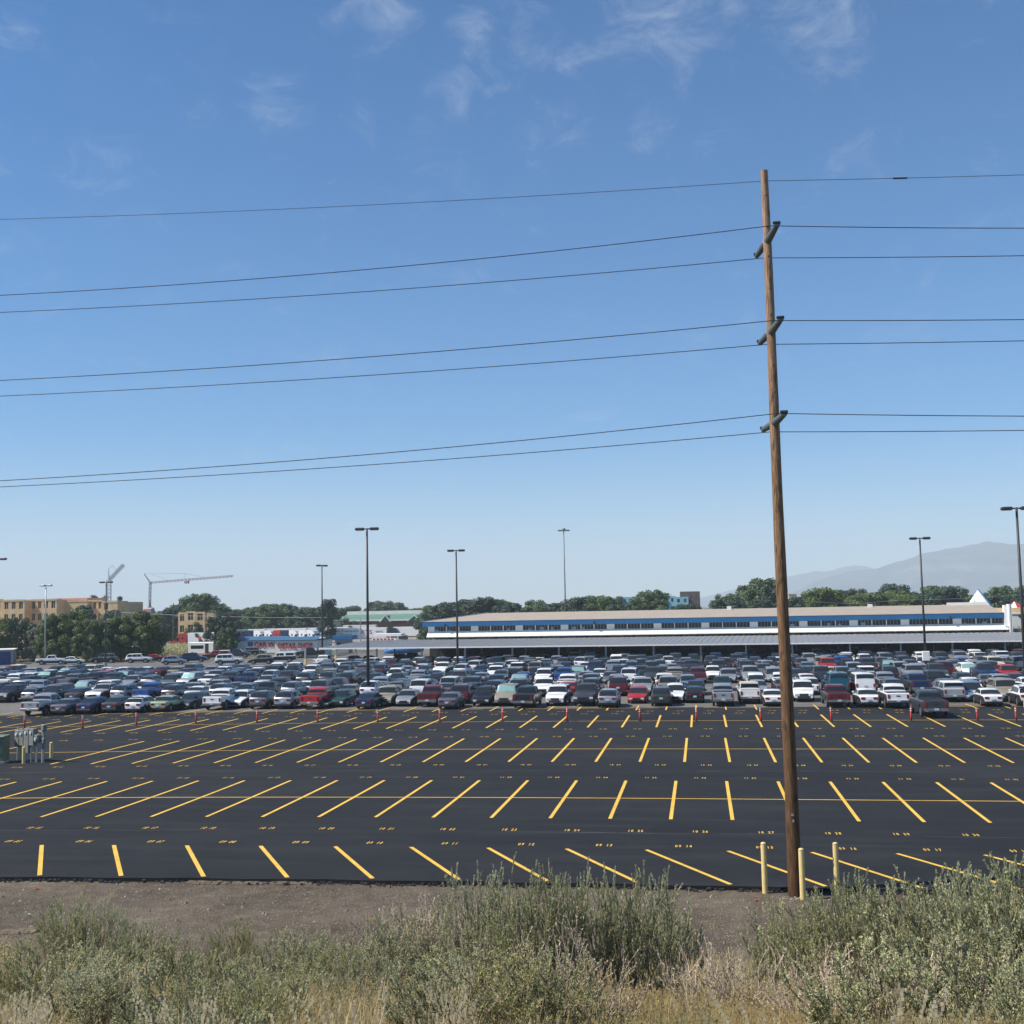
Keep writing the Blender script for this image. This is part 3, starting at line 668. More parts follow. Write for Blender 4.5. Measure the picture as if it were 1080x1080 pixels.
for (px, kind, colr, rear, py) in FR:
    q = onz(px, py+1.6 if py > 743 else py); c = CARS[kind]
    SLOTS.append(dict(row=0, x=q.x, y=q.y+c.L/2, kind=kind, col=colr, rear=rear, rz=random.uniform(-.025, .025), px=px))
q = onz(985, 757.5); TRUCK = (q.x+.1, q.y+2.7)
KINDS = [('sedan', 30), ('crossover', 22), ('suv', 16), ('pickup', 17), ('hatchback', 8), ('minivan', 6), ('camper pickup', 2)]
COLS = [('white', 20), ('silver', 18), ('grey', 15), ('charcoal', 17), ('black', 17), ('navy', 5), ('blue', 1), ('red', 2), ('maroon', 4), ('tan', 4), ('light blue', 3), ('dark green', 2), ('teal', 1), ('cream', 1)]
def pick(L):
    t = random.uniform(0, sum(w for _, w in L))
    for k, w in L:
        t -= w
        if t <= 0: return k
ROWY = [None, 121.0, 126.6, 139.2, 144.8, 157.2, 162.8, 173.6, 179.2, 188.5, 194.2]
XL = lambda Y: onz(-25, CAM_H*1207/(Y*1.0)*0+0, 0)
def xlim(Y):
    lo = ray(-20, 700); hi = ray(1100, 700); return lo.x/lo.y*Y, hi.x/hi.y*Y
SPECIAL = {(1, 868): ('van','teal',1), (1, 902): ('van','white',1), (2, 884): ('hatchback','blue',1), (1, 612): ('sedan','red',1), (1, 655): ('suv','maroon',1), (1,580): ('pickup','white',0)}
for r in range(1, len(ROWY)):
    Y = ROWY[r]; lo, hi = xlim(Y); x = math.floor(lo/2.62)*2.62+(r*.9 % 2.62)
    while x < hi:
        if random.random() < (.955 if r < 9 else .8):
            rear = 1 if random.random() < (.62 if r % 2 else .55) else 0
            left_open = False
            pxx = 540+1207*((Vector((x, Y, 0))-Vector((0,0,CAM_H))).dot(RV))/((Vector((x, Y, 0))-Vector((0,0,CAM_H))).dot(F))
            if r >= 7 and pxx < 335: left_open = True
            if r >= 9 and pxx < 560 and random.random() < .6: left_open = True
            # the aisle that opens on the view line at the right of centre
            if not left_open:
                k_ = pick(KINDS); c_ = pick(COLS)
                SLOTS.append(dict(row=r, x=x+random.uniform(-.15, .15), y=Y+bend(x)*max(0, (140-Y)/30 if Y < 140 else 0)+random.uniform(-.35, .35), kind=k_, col=c_, rear=rear, rz=random.uniform(-.03, .03), px=pxx))
        x += 2.62 if int(x/2.62) % 16 else 3.6
for (r, px), (k_, c_, re_) in SPECIAL.items():
    s_ = min((s for s in SLOTS if s['row'] == r), key=lambda s: abs(s['px']-px)); s_.update(kind=k_, col=c_, rear=re_)
# loose cars seen side-on at the left, in the open part of the old lot  (px, base py, kind, colour, facing right?)
SIDE = [(55,701,'pickup','white',1),(76,700.5,'sedan','white',1),(110,699.5,'suv','tan',0),(122,695,'pickup','white',1),(147,699,'suv','white',1),(136,693.5,'camper pickup','black',1),(153,692.5,'sedan','white',0),(161,698,'sedan','red',0),(184,701,'crossover','silver',1),
        (205,698.5,'suv','navy',1),(228,695.5,'camper pickup','red',0),(242,701,'suv','white',1),(250,694,'pickup','charcoal',1),(262,691.5,'suv','tan',0),(275,700.5,'crossover','tan',0),(270,689.5,'sedan','white',1),(296,698.5,'camper pickup','white',0),(327,693,'pickup','black',0)]
SIDES = []
for (px, py, kind, colr, right) in SIDE:
    q = onz(px, py); SIDES.append(dict(x=q.x, y=q.y, kind=kind, col=colr, right=right, px=px))

ALL = [s for s in SLOTS]
ALL.sort(key=lambda s: s['y'])
NIND = 300-1-len(SIDES)
IND, REST = ALL[:NIND], ALL[NIND:]
rown = ['front row', 'second row', 'third row', 'fourth row', 'fifth row', 'sixth row', 'seventh row', 'eighth row', 'ninth row', 'tenth row', 'eleventh row']
def nth(n):
    if 10 <= n % 100 <= 20: return '%dth' % n
    return '%d%s' % (n, {1:'st',2:'nd',3:'rd'}.get(n % 10, 'th'))
from collections import defaultdict
byrow = defaultdict(list)
for s in IND: byrow[s['row']].append(s)
kn = {'camper pickup': 'shell-topped pickup', 'suv': 'tall SUV', 'crossover': 'crossover', 'pickup': 'pickup truck', 'van': 'high passenger van'}
for r, L in byrow.items():
    L.sort(key=lambda s: s['px']); vis = [s for s in L if -12 < s['px'] < 1092]
    for s in L:
        i = vis.index(s)+1 if s in vis else 1
        lab = '%s %s, %s to the camera, %s from left in the %s' % (s['col'], kn.get(s['kind'], s['kind']), 'rear' if s['rear'] else 'front', nth(i), rown[r])
        o = make_car(s['kind'], s['col'], s['x'], s['y'], (UP if s['rear'] else -UP)+s['rz'], lab, 'cars parked in rows', full=r < 2, shade=(not s['rear'] and random.random() < .09))
        if s['kind'] == 'camper pickup' and s['row'] == 0 and s['col'] == 'white':
            for c in o.children:
                if c.name.startswith('camper_shell'):
                    c.material_slots[0].link = 'OBJECT'; c.material_slots[0].material = MT['beige']; c['label'] = 'tan camper shell'
make_car('pickup', 'charcoal', TRUCK[0], TRUCK[1], UP+.03, 'charcoal pickup standing out beyond the front row on the new asphalt', 'cars parked in rows')
for i, s in enumerate(sorted(SIDES, key=lambda s: s['px'])):
    make_car(s['kind'], s['col'], s['x'], s['y'], (0 if s['right'] else math.pi)+.25+random.uniform(-.06, .06), '%s %s side-on, nose %s, %s from left of the side-on cars at left' % (s['col'], kn.get(s['kind'], s['kind']), 'right' if s['right'] else 'left', nth(i+1)), 'cars seen side-on at the left', full=False)
acc = dict(v=[], f=[], m=[], n=0)
for s in REST: add_to_crowd(acc, s['kind'], s['col'], s['x'], s['y'], (UP if s['rear'] else -UP)+s['rz'])
names = sorted(set(acc['m'])); me = bpy.data.meshes.new('distant_cars'); me.from_pydata(np.concatenate(acc['v']).tolist(), [], acc['f'])
for n in names: me.materials.append(MT[n])
ix = {n: i for i, n in enumerate(names)}; me.polygons.foreach_set('material_index', [ix[n] for n in acc['m']]); autosmooth(me, 30)
tag(link('distant_cars', me), 'packed far rows of parked cars before and beneath the carport roof', 'cars', kind='stuff')
print('cars', len(SLOTS), 'individual', len(IND)+1+len(SIDES), 'crowd verts', acc['n'])
# ------------------------------------------------------------------ buildings
def facade(root, x0, x1, z0, z1, y, cols, rows, wmat, pane='interior_dark', frac=(.55, .6), th=.3, name='wall', wname='window', sub=0, frame='white_paint', skip=()):
    """a front wall (facing -y, local) with real openings and a set-back pane in each"""
    mb = MB(); cw = (x1-x0)/cols; rh = (z1-z0)/rows
    for i in range(cols):
        for j in range(rows):
            a, b = x0+i*cw, x0+(i+1)*cw; c, d = z0+j*rh, z0+(j+1)*rh
            if (i, j) in skip: mb.box(a, b, y, y+th, c, d); continue
            wa, wb = a+cw*(1-frac[0])/2, b-cw*(1-frac[0])/2; wc, wd = c+rh*(1-frac[1])*.55, d-rh*(1-frac[1])*.45
            mb.box(a, wa, y, y+th, c, d); mb.box(wb, b, y, y+th, c, d); mb.box(wa, wb, y, y+th, c, wc); mb.box(wa, wb, y, y+th, wd, d)
            w = MB(); w.box(wa+.003, wb-.003, y+th*.55, y+th*.7, wc+.003, wd-.003); wo = w.build(wname, MT[pane], root)  # interior_dark panes are dark sheets standing in for unlit rooms
            if sub:
                f = MB()
                for k in range(1, sub): xx = wa+(wb-wa)*k/sub; f.box(xx-.05, xx+.05, y+th*.4, y+th*.545, wc, wd)
                f.box(wa, wb, y+th*.38, y+th*.54, wc, wc+.08); f.build('frame', MT[frame], wo)
    mb.build(name, MT[wmat], root)

# --- the long building with the blue fascia
A = Vector((-50.6, 211, 0)); B = Vector((51.2, 205.5, 0)); rot = math.atan2(B.y-A.y, B.x-A.x); LEN = (B-A).length
bl = empty('long_building', A, rot, 'long low white building with a blue fascia and tan roof behind the carport', 'building')
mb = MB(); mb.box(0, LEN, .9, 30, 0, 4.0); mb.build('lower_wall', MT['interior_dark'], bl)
ng = 12; gw = LEN/ng; nw = 0
wl = MB(); wl.box(0, LEN, .0, .3, 4.15, 5.12)
for i in range(ng):
    g0 = i*gw
    wl.box(g0, g0+1.25, 0, .3, 5.12, 6.02)
    for k in range(3):
        a = g0+1.25+k*(gw-1.25)/3; b = a+(gw-1.25)/3
        wl.box(b-.16, b, 0, .3, 5.12, 6.02)
        w = MB(); w.box(a+.004, b-.164, .16, .22, 5.123, 6.017); wo = w.build('window', MT['dark_glass'], bl)
        f = MB()
        for q in range(1, 4): xx = a+(b-a-.16)*q/4; f.box(xx-.025, xx+.025, .12, .157, 5.12, 6.02)
        if random.random() < .4: xx = a+random.uniform(.1, 1); f.box(xx, xx+random.uniform(.3, .8), .13, .156, 5.14, 5.14+random.uniform(.2, .6))
        f.build('mullion', MT['grey_metal'], wo)
wl.build('upper_wall', MT['white_paint'], bl)
band = MB()     # sloped apron below the windows
for i in range(120):
    a, b = LEN*i/120, LEN*(i+1)/120; o_ = .04*(i % 2)
    band.quad((a, -.02, 5.05), (b, -.02, 5.05), (b, -1.15-o_, 4.12), (a, -1.15-o_, 4.12)); 
    band.quad((a, -1.15-o_, 4.12), (b, -1.15-o_, 4.12), (b, -1.12, 4.0), (a, -1.12, 4.0)); band.quad((a, -1.12, 4.0), (b, -1.12, 4.0), (b, .0, 4.05), (a, 0, 4.05))
mat('apron', (.78,.73,.60), .8, .10, .7, .3, 12, col2=(.82,.79,.72)); band.build('apron', MT['apron'], bl)
for i in range(24):     # dark band of ribbon windows under the apron
    a = LEN*i/24; 
    w = MB(); w.box(a+.6, a+2.9+random.uniform(-.6, .9), .74, .86, 3.15, 3.75); w.build('ribbon_window', MT['grey_metal'], bl)
fb = MB(); fb.box(-.9, LEN+.1, -.75, -.5, 6.03, 6.95); fb.box(-.9, -.65, -.5, 27, 6.03, 6.95); fb.build('fascia', MT['blue_fascia'], bl)
sf = MB(); sf.box(-.64, LEN, -.49, 1, 6.04, 6.12); sf.build('soffit', MT['white_paint'], bl)
rf = MB(); rz0, rz1 = 6.96, 8.35
rf.quad((-.95, -.8, rz0), (LEN-.6, -.8, rz0), (LEN-.6, 14, rz1), (8.2, 14, rz1)); rf.quad((8.2, 14, rz1), (LEN-.6, 14, rz1), (LEN-.6, 29, rz0), (-.95, 29, rz0)); rf.tri((-.95, -.8, rz0), (8.2, 14, rz1), (-.95, 29, rz0))
rf.build('roof', MT['tan_roof'], bl)
hp = MB(); hp.path([(-.95, -.8, rz0+.03), (8.2, 14, rz1+.03)], .09, 6); hp.build('hip_flashing', MT['galvanised'], bl)
pt = MB(); pt.box(LEN-.5, LEN+.1, -.9, .6, 4.6, 8.2); pt.build('end_tower', MT['white_paint'], bl)
pt = MB(); pt.box(LEN+.103, LEN+.6, -1.4, 0.2, 3.0, 8.35); pt.build('end_fin', MT['white_paint'], bl)
pt = MB(); pt.box(LEN-7.5, LEN-.6, 13.2, 13.6, 7.3, 8.75); pt.build('parapet_wall', MT['white_paint'], bl)
tr_ = MB(); tr_.box(LEN+.3, LEN+.42, -1.44, -1.403, 3.0, 8.4); tr_.build('downpipe', MT['galvanised'], bl)
for fx in (.035, .31, .63, .91):
    v = MB(); v.tube((LEN*fx, -.9, 6.1), (LEN*fx, -.9, 6.5), .14, n=8); v.build('flood_light', MT['dark_metal'], bl)
for fx, h in ((.54, .5), (.63, .35), (.79, .4)):
    v = MB(); v.box(LEN*fx, LEN*fx+.8, 12, 12.8, 8.1, 8.35+h); v.build('roof_vent', MT['white_paint'], bl)

# gable / glazed pyramid behind the right end
p0 = at(1022, 641, 236); p1 = at(1048, 639.5, 236); ap = at(1036, 621.5, 240)
gy = empty('pyramid_roof', (p0.x, p0.y, 0), 0, 'white blue-edged pyramid roof rising behind the right end of the long building', 'roof')
w_ = p1.x-p0.x; hz = ap.z; m_ = MB(); m_.box(0, w_, 0, w_, 0, 7.2); m_.build('base_wall', MT['white_paint'], gy)
m_ = MB(); tip = (w_*.52, w_*.5, hz); c4 = [(0,0,7.2),(w_,0,7.2),(w_,w_,7.2),(0,w_,7.2)]
for i in range(4): m_.tri(c4[i], c4[(i+1) % 4], tip)
m_.build('pyramid', MT['white_paint'], gy)
m_ = MB(); m_.tube((w_,-.02,7.2), tip, .22, .12, 6); m_.tube((w_,w_,7.2), tip, .15, .1, 6); m_.build('blue_edge', MT['blue_fascia'], gy)
m_ = MB(); m_.tube((.3,-.03,7.4), (w_*.42, w_*.33, hz*.86), .05, n=5); m_.tube((1.4,-.03,7.4), (w_*.44, w_*.36, hz*.84), .05, n=5); m_.build('glazing_bar', MT['grey_metal'], gy)
# low grey building right of it
q0 = at(1058.5, 648, 214)
rb = empty('grey_annex', (q0.x, 214, 0), rot, 'low pale grey panelled wall building at the right edge behind the carport', 'building')
m_ = MB(); m_.box(0, 22, 0, 12, 4.0, q0.z); m_.box(0, 22, .5, 12, 0, 4.0); m_.build('wall', MT['cream_stucco'], rb)
m_ = MB(); m_.box(-.1, 22.1, -.12, 12.1, q0.z, q0.z+.25); m_.build('coping', MT['white_paint'], rb)
m_ = MB(); m_.tube((2.7, -.15, 6.2), (2.7, -.01, 6.2), .3, n=14); m_.build('vent', MT['dark_metal'], rb)
m_ = MB(); m_.box(.5, 21, 2, 10, q0.z+.25, q0.z+1.1); m_.build('roof_deck', MT['sheathing'], rb)

# --- carport
CA = Vector((-64.2, 188.5, 0)); CB = Vector((58, 181.0, 0)); crot = math.atan2(CB.y-CA.y, CB.x-CA.x); CL = (CB-CA).length
cp = empty('carport', CA, crot, 'long open carport with pale grey roof on yellow-footed posts before the building', 'carport')
m_ = MB(); n = 260
for i in range(n):
    a, b = CL*i/n, CL*(i+1)/n; k = .05 if i % 2 else 0
    y1 = 22.5; 
    m_.quad((a, 0, 3.05+k), (b, 0, 3.05+k), (b, y1, 3.62+k), (a, y1, 3.62+k)); m_.quad((b, 0, 3.05), (b, 0, 3.10), (b, y1, 3.67), (b, y1, 3.62))
m_.quad((0, 0, 2.95), (0, 22.5, 3.5), (CL, 22.5, 3.5), (CL, 0, 2.95)); m_.build('roof', MT['canopy_roof'], cp)
m_ = MB(); m_.box(-.05, CL+.05, -.12, -.01, 2.82, 3.06); m_.box(-.12, -.01, 0, 22.5, 2.72, 3.1); m_.build('fascia', MT['white_paint'], cp)
def local(o, w): return Matrix.Rotation(-crot, 4, 'Z') @ (w-o)
for px in [321, 396.5, 444, 490, 540, 589, 638.7, 689, 739, 787, 836, 897, 951, 1006, 1062]:
    q = local(CA, at(px, 690, (CA.y*(1)-(px-322)*.0103)+1.2)); x = q.x
    for yy, off in ((1.4, 0), ):
        m_ = MB(); m_.box(x-.13, x+.13, yy-.13, yy+.13, 0, 2.95); o = m_.build('post', MT['galvanised'], cp)
        m_ = MB(); m_.box(x-.2, x+.2, yy-.2, yy+.2, 0, 1.15); m_.build('post_guard', MT['yellow_paint'], o)
for px in [350.5, 372, 414.5, 462, 508, 555, 600, 646, 692.5, 742, 791, 840, 883, 932, 981, 1033]:
    q = local(CA, at(px, 690, 203)); x = q.x
    m_ = MB(); m_.box(x-.13, x+.13, 15.87, 16.13, 0, 3.33); o = m_.build('post', MT['galvanised'], cp)
    m_ = MB(); m_.box(x-.2, x+.2, 15.8, 16.2, 0, 1.15); m_.build('post_guard', MT['yellow_paint'], o)
for i in range(int(CL//9)):
    x = 3+i*9; m_ = MB(); m_.quad((x-.1, .02, 2.72), (x+.1, .02, 2.72), (x+.1, 22, 3.25), (x-.1, 22, 3.25)); m_.box(x-.06, x+.06, .05, .3, 2.7, 3.0); m_.build('beam', MT['galvanised'], cp)

# --- car wash and detail shop
def shop(name, px0, px1, basepy, toppy, label, sign, sx, spy, mats, roofh=.9, depth=10, door=None, wall='white_paint', fas='blue_roof'):
    q = onz(px0, basepy); q2 = onz(px1, basepy); Y = q.y; a = at(px0, basepy, Y); b = at(px1, basepy, Y); W_ = b.x-a.x; top = at(px0, toppy, Y).z
    o = empty(name, (a.x, Y, 0), 0, label, 'building')
    m_ = MB(); m_.box(0, W_, 0, depth, 0, top-roofh); m_.build('wall', MT[wall], o)
    m_ = MB(); m_.box(-.5, W_+.3, -.45, depth+.3, top-roofh, top-roofh+.12)
    m_.quad((-.5,-.5,top-roofh+.12), (W_+.3,-.5,top-roofh+.12), (W_+.3,1.6,top), (-.5,1.6,top)); m_.quad((-.5,1.6,top),(W_+.3,1.6,top),(W_+.3,depth,top-.1),(-.5,depth,top-.1)); m_.quad((-.5,-.5,top-roofh+.12),(-.5,1.6,top),(-.5,depth,top-.1),(-.5,depth,top-roofh+.12)); m_.build('roof', MT[fas], o)
    for i in range(int(W_/1.2)):
        pass
    m_ = MB()
    for i in range(int(W_/.4)): m_.box(i*.4+.05, i*.4+.07, -.012, -.001, 0, top-roofh)
    m_.build('wall_ribs', MT[wall], o)
    if door:
        m_ = MB(); x = at(door, basepy, Y).x-a.x; m_.box(x-.6, x+.6, -.06, -.025, .1, 2.5); m_.build('door', MT['blue_fascia'], o)
    s_, szpx, sxpx = sign
    me = text_mesh(s_, 1.0, .02, .026); h = max(v.co.y for v in me.vertices); w = max(v.co.x for v in me.vertices)-min(v.co.x for v in me.vertices)
    hh = szpx/1207*(Y*1.02); ww = sxpx/1207*(Y*1.02); me.materials.append(MT['red_paint'])
    t = link('lettering', me, o); t.location = (at(sx, spy, Y).x-a.x, -.14, at(sx, spy, Y).z); t.rotation_euler = (math.pi/2, 0, 0); t.scale = (ww/w, hh/h, 1)
    return o
shop('car_wash', 247.5, 300, 689, 672, 'white car wash building with a blue roof and blue door, partly behind the detail shop', ('CAR WASH', 5.6, 36), 285.2, 682.3, None, door=264)
shop('detail_shop', 290, 334, 693.5, 672.3, 'pale grey detail shop shed with a blue roof edge and red lettering', ('DETAIL SHOP', 5.6, 38.5), 311.5, 683.6, None, roofh=.7, wall='cream_stucco')
# small blue-topped kiosk right of the detail shop
k0 = onz(344, 690); ks = empty('blue_topped_kiosk', (k0.x, k0.y+6, 0), 0, 'small grey booth with a blue top between the detail shop and the truck yard', 'kiosk')
m_ = MB(); m_.box(0, 3.2, 0, 3, 0, 3.0); m_.build('wall', MT['grey_metal'], ks); m_ = MB(); m_.box(-.4, 4.2, -.4, 3.4, 3.0, 3.9); m_.build('top', MT['blue_fascia'], ks); m_ = MB(); m_.box(.5, 1.4, -.05, -.01, .9, 2.3); m_.build('window', MT['dark_glass'], ks)
# --- blue storage units
s0 = onz(19.5, 701); st = empty('storage_units', (s0.x-24*math.cos(.5)-1.2, s0.y-24*math.sin(.5), 0), .5, 'row of self storage units with dark blue roller doors at the left edge', 'building')
m_ = MB(); m_.box(0, 24, 0, 9, 0, 2.85); m_.build('wall', MT['concrete'], st); m_ = MB(); m_.box(-.2, 24.2, -.3, 9.2, 2.85, 3.02); m_.build('roof', MT['white_paint'], st)
for i in range(6):
    x = 23.6-3.9*i; m_ = MB(); m_.box(x-2.9, x, -.05, -.005, 0, 2.6)
    for k in range(12): m_.box(x-2.9, x, -.065, -.051, .08+k*.21, .20+k*.21)
    m_.build('roller_door', MT['stall_blue'], st)
s1 = onz(29, 697.5); st = empty('storage_units', (s1.x-4, s1.y+18, 0), .08, 'small storage shed with a white roof edge beyond the blue units, beside the trees', 'building')
m_ = MB(); m_.box(0, 7.6, 0, 6, 0, 2.7); m_.build('wall', MT['concrete'], st); m_ = MB(); m_.box(-.2, 7.8, -.3, 6.2, 2.7, 2.9); m_.build('roof', MT['white_paint'], st); m_ = MB(); m_.box(3.4, 5.6, -.05, -.005, 0, 2.4); m_.build('roller_door', MT['stall_blue'], st)

# --- wooden sheathed apartments under construction (left)
Yc = 322
def blockpx(px0, px1, py, Y): a = at(px0, py, Y); b = at(px1, py, Y); return a.x, b.x, a.z
ca = empty('construction_apartments', (0, 0, 0), 0, 'unfinished four storey apartment block clad in yellow-tan sheathing with bare window openings', 'building')
for (p0_, p1_, py, dy, cols, sk) in ((-30, 3, 632.5, 0, 3, ()), (3, 26, 632.8, -2.5, 3, ()), (26, 45, 632.5, 1.5, 3, ()), (45, 60, 631.8, -2.0, 2, ()), (60, 92, 633.6, 3, 5, [(i, j) for i in range(5) for j in (2, 3)]), (92, 108, 633, 5, 3, ()), (108, 124, 634, 0, 2, [(1,3)])):
    a, b, z = blockpx(p0_, p1_, py, Yc+dy)
    facade(ca, a, b, 0, z, Yc+dy, cols, 4, 'sheathing', frac=(.52, .58), th=.35, sub=2, frame='sheathing', skip=sk)
    m_ = MB(); m_.box(a, b, Yc+dy+.36, Yc+dy+16, 0, z-.3); m_.build('inner_wall', MT['sheathing'], ca)
    m_ = MB(); m_.box(a, b, Yc+dy-.12, Yc+dy-.003, z-.5, z+.05); m_.build('parapet', MT['sheathing'], ca)
a, b, z = blockpx(58, 92, 631.2, Yc+9); m_ = MB(); m_.box(a, b, Yc+9, Yc+20, z-1.6, z); m_.build('roof_membrane', MT['membrane'], ca)
a, b, z = blockpx(44, 62, 631, Yc+8); m_ = MB(); m_.box(a, b, Yc+8, Yc+18, z-1.6, z-.2); m_.build('roof_membrane', MT['membrane'], ca)
Y2 = 318; c2 = empty('framed_building', (0, 0, 0), 0, 'small bare timber framed building with open floors between the trees and the red lorry', 'building')
for (p0_, p1_, py, dy, cols) in ((188, 196, 646, 0, 1), (196, 206, 644.7, -2, 1), (206, 216, 645.3, 1, 1)):
    a, b, z = blockpx(p0_, p1_, py, Y2+dy); facade(c2, a, b, 0, z, Y2+dy, cols, 3, 'sheathing', frac=(.55, .62), th=.3, sub=2, frame='sheathing')
    m_ = MB(); m_.box(a, b, Y2+dy+6, Y2+dy+8, 0, z-.4); m_.build('back_wall', MT['sheathing'], c2)
# --- retail building with green roof
Y3 = 425; rt = empty('green_roofed_store', (0, 0, 0), 0, 'wide cream store with a green metal front roof and small gables beyond the truck yard', 'building')
a, b, z = blockpx(366, 448, 645, Y3+8); m_ = MB(); m_.box(a, b, Y3+8, Y3+30, 0, z); m_.build('rear_wall', MT['cream_stucco'], rt)
a, b, z = blockpx(359, 442, 649.5, Y3+8); z2 = at(400, 653.4, Y3).z
m_ = MB(); m_.quad((a, Y3, z2), (b, Y3, z2), (b, Y3+7.9, z+.3), (a+2, Y3+7.9, z+.3)); m_.build('roof', MT['green_roof'], rt)
m_ = MB(); m_.box(a, b, Y3-.2, Y3-.003, z2-.55, z2+.05); m_.build('fascia', MT['cream_stucco'], rt)
m_ = MB(); m_.box(a+1, b-1, Y3+3, Y3+7.5, 0, z2-.6); m_.build('front_wall', MT['brick'], rt)
for pc, hw_ in ((407.5, 5), (438, 6.5)):
    cxx = at(pc, 650, Y3).x; w = hw_/1207*Y3*1.05; zt = at(pc, 649.2, Y3-1).z
    m_ = MB(); m_.tri((cxx-w, Y3-1.5, z2-.7), (cxx+w, Y3-1.5, z2-.7), (cxx, Y3-1.5, zt)); m_.quad((cxx-w, Y3-1.5, z2-.7), (cxx, Y3-1.5, zt), (cxx, Y3+6, zt), (cxx-w, Y3+6, z2-.7)); m_.quad((cxx+w, Y3-1.5, z2-.7), (cxx+w, Y3+6, z2-.7), (cxx, Y3+6, zt), (cxx, Y3-1.5, zt)); g_ = m_.build('gable', MT['green_roof'], rt)
    m_ = MB(); m_.path([(cxx-w-.3, Y3-1.7, z2-.8), (cxx, Y3-1.7, zt+.1), (cxx+w+.3, Y3-1.7, z2-.8)], .28, 4); m_.build('gable_trim', MT['cream_stucco'], g_)
# --- blue and brown apartments beyond
Y4 = 455; ap_ = empty('blue_apartments', (0, 0, 0), 0, 'distant light blue apartment block with brown end towers above the long roof', 'building')
for (p0_, p1_, py, dy, cols, wm_) in ((650, 656, 629, 0, 1, 'brown_clad'), (656, 668, 629.8, 1, 2, 'sky_blue_clad'), (668, 687, 629.5, 3, 3, 'brick'), (687, 700, 628.3, 0, 2, 'sky_blue_clad'), (700, 712, 628.8, 1, 2, 'sky_blue_clad'), (712, 726, 629.6, 0, 2, 'sky_blue_clad'), (726, 737, 625, 2, 2, 'brown_clad')):
    a, b, z = blockpx(p0_, p1_, py, Y4+dy); facade(ap_, a, b, 0, z, Y4+dy, cols, 4, wm_, pane='dark_glass', frac=(.4, .45), th=.3)
    m_ = MB(); m_.box(a, b, Y4+dy+.31, Y4+dy+15, 0, z-.2); m_.build('block', MT[wm_], ap_)
a, b, z = blockpx(717, 738, 624, Y4+9); m_ = MB(); m_.box(a, b, Y4+9, Y4+20, 0, z); m_.build('stair_tower', MT['brown_clad'], ap_)
# --- small far tan buildings over the long roof
for i, (p0_, p1_, py, Y, mt_, lab) in enumerate(((853, 876, 629.0, 560, 'sheathing', 'far tan sheathed block peeking between trees right of the utility pole'), (832, 840, 627, 600, 'beige', 'far pale block just right of the utility pole'), (750, 768, 641, 380, 'brick', 'low red-roofed building right of the blue apartments'), (334, 348, 655.5, 372, 'beige', 'small tan shed above the parked semi cabs'), (520, 534, 643.5, 420, 'green_roof', 'small green roofed shed over the long roof'), (482, 500, 642.5, 440, 'beige', 'low tan building over the long roof near its left end'), (1046, 1056, 627.0, 520, 'beige', 'small pale house in the trees right of the pyramid roof'), (930, 942, 638.6, 330, 'brick', 'small brick hut just behind the long roof'))):
    a, b, z = blockpx(p0_, p1_, py, Y); o = empty('far_building', (a, Y, 0), 0, lab, 'building')
    zz = z; facade(o, 0, b-a, 0, zz, 0, 4, 3, mt_, pane='interior_dark', frac=(.4, .45), th=.3); m_ = MB(); m_.box(0, b-a, .31, 12, 0, zz-.2); m_.build('block', MT[mt_], o)
    m_ = MB(); m_.box(-.3, (b-a)+.3, -.3, 12.3, zz+.003, zz+.25); m_.build('roof', MT[mt_ if i != 2 else 'red_paint'], o)
# red and white awning at far right
q = at(1070, 638, 300); ra = empty('red_canopy', (q.x, 300, 0), 0, 'red and white pitched canopy at the right edge beyond the grey annex', 'canopy')
m_ = MB()
for i in range(8):
    a0 = i*math.pi/4; a1 = (i+1)*math.pi/4; m_.tri((2.6*math.cos(a0), 2.6*math.sin(a0), q.z-.9), (2.6*math.cos(a1), 2.6*math.sin(a1), q.z-.9), (0, 0, q.z+.9), i % 2)
m_.build('canopy_top', [MT['red_paint'], MT['white_paint']], ra); m_ = MB(); m_.tube((0,0,0), (0,0,q.z+.8), .1); m_.build('mast', MT['galvanised'], ra)
q = at(1074, 634, 310); rs = empty('red_sign_box', (q.x, 310, 0), 0, 'plain red and white rectangular sign box beside the red canopy', 'sign')
m_ = MB(); m_.box(0, 6, 0, 1, q.z-2.2, q.z); m_.build('panel', MT['red_paint'], rs); m_ = MB(); m_.box(.5, .8, .3, .6, 0, q.z-2.2); m_.box(5, 5.3, .3, .6, 0, q.z-2.2); m_.build('leg', MT['galvanised'], rs); m_ = MB(); m_.box(0, 6, -.05, -.003, q.z-.6, q.z-.1); m_.build('white_stripe', MT['white_paint'], rs)
# orange-yellow tank top & satellite blobs on the roofline
q = at(1005, 638.5, 236); dm = empty('yellow_dome', (q.x, 245, 0), 0, 'small orange-yellow domed top showing over the long roof near its right end', 'dome')
m_ = MB(); m_.path([(0,0,0),(0,0,q.z-1.2),(0,0,q.z-.5),(0,0,q.z),(0,0,q.z+.15)], [1.9,1.9,1.7,.9,.1], 16); m_.build('dome', MT['sheathing'], dm, smooth=True)

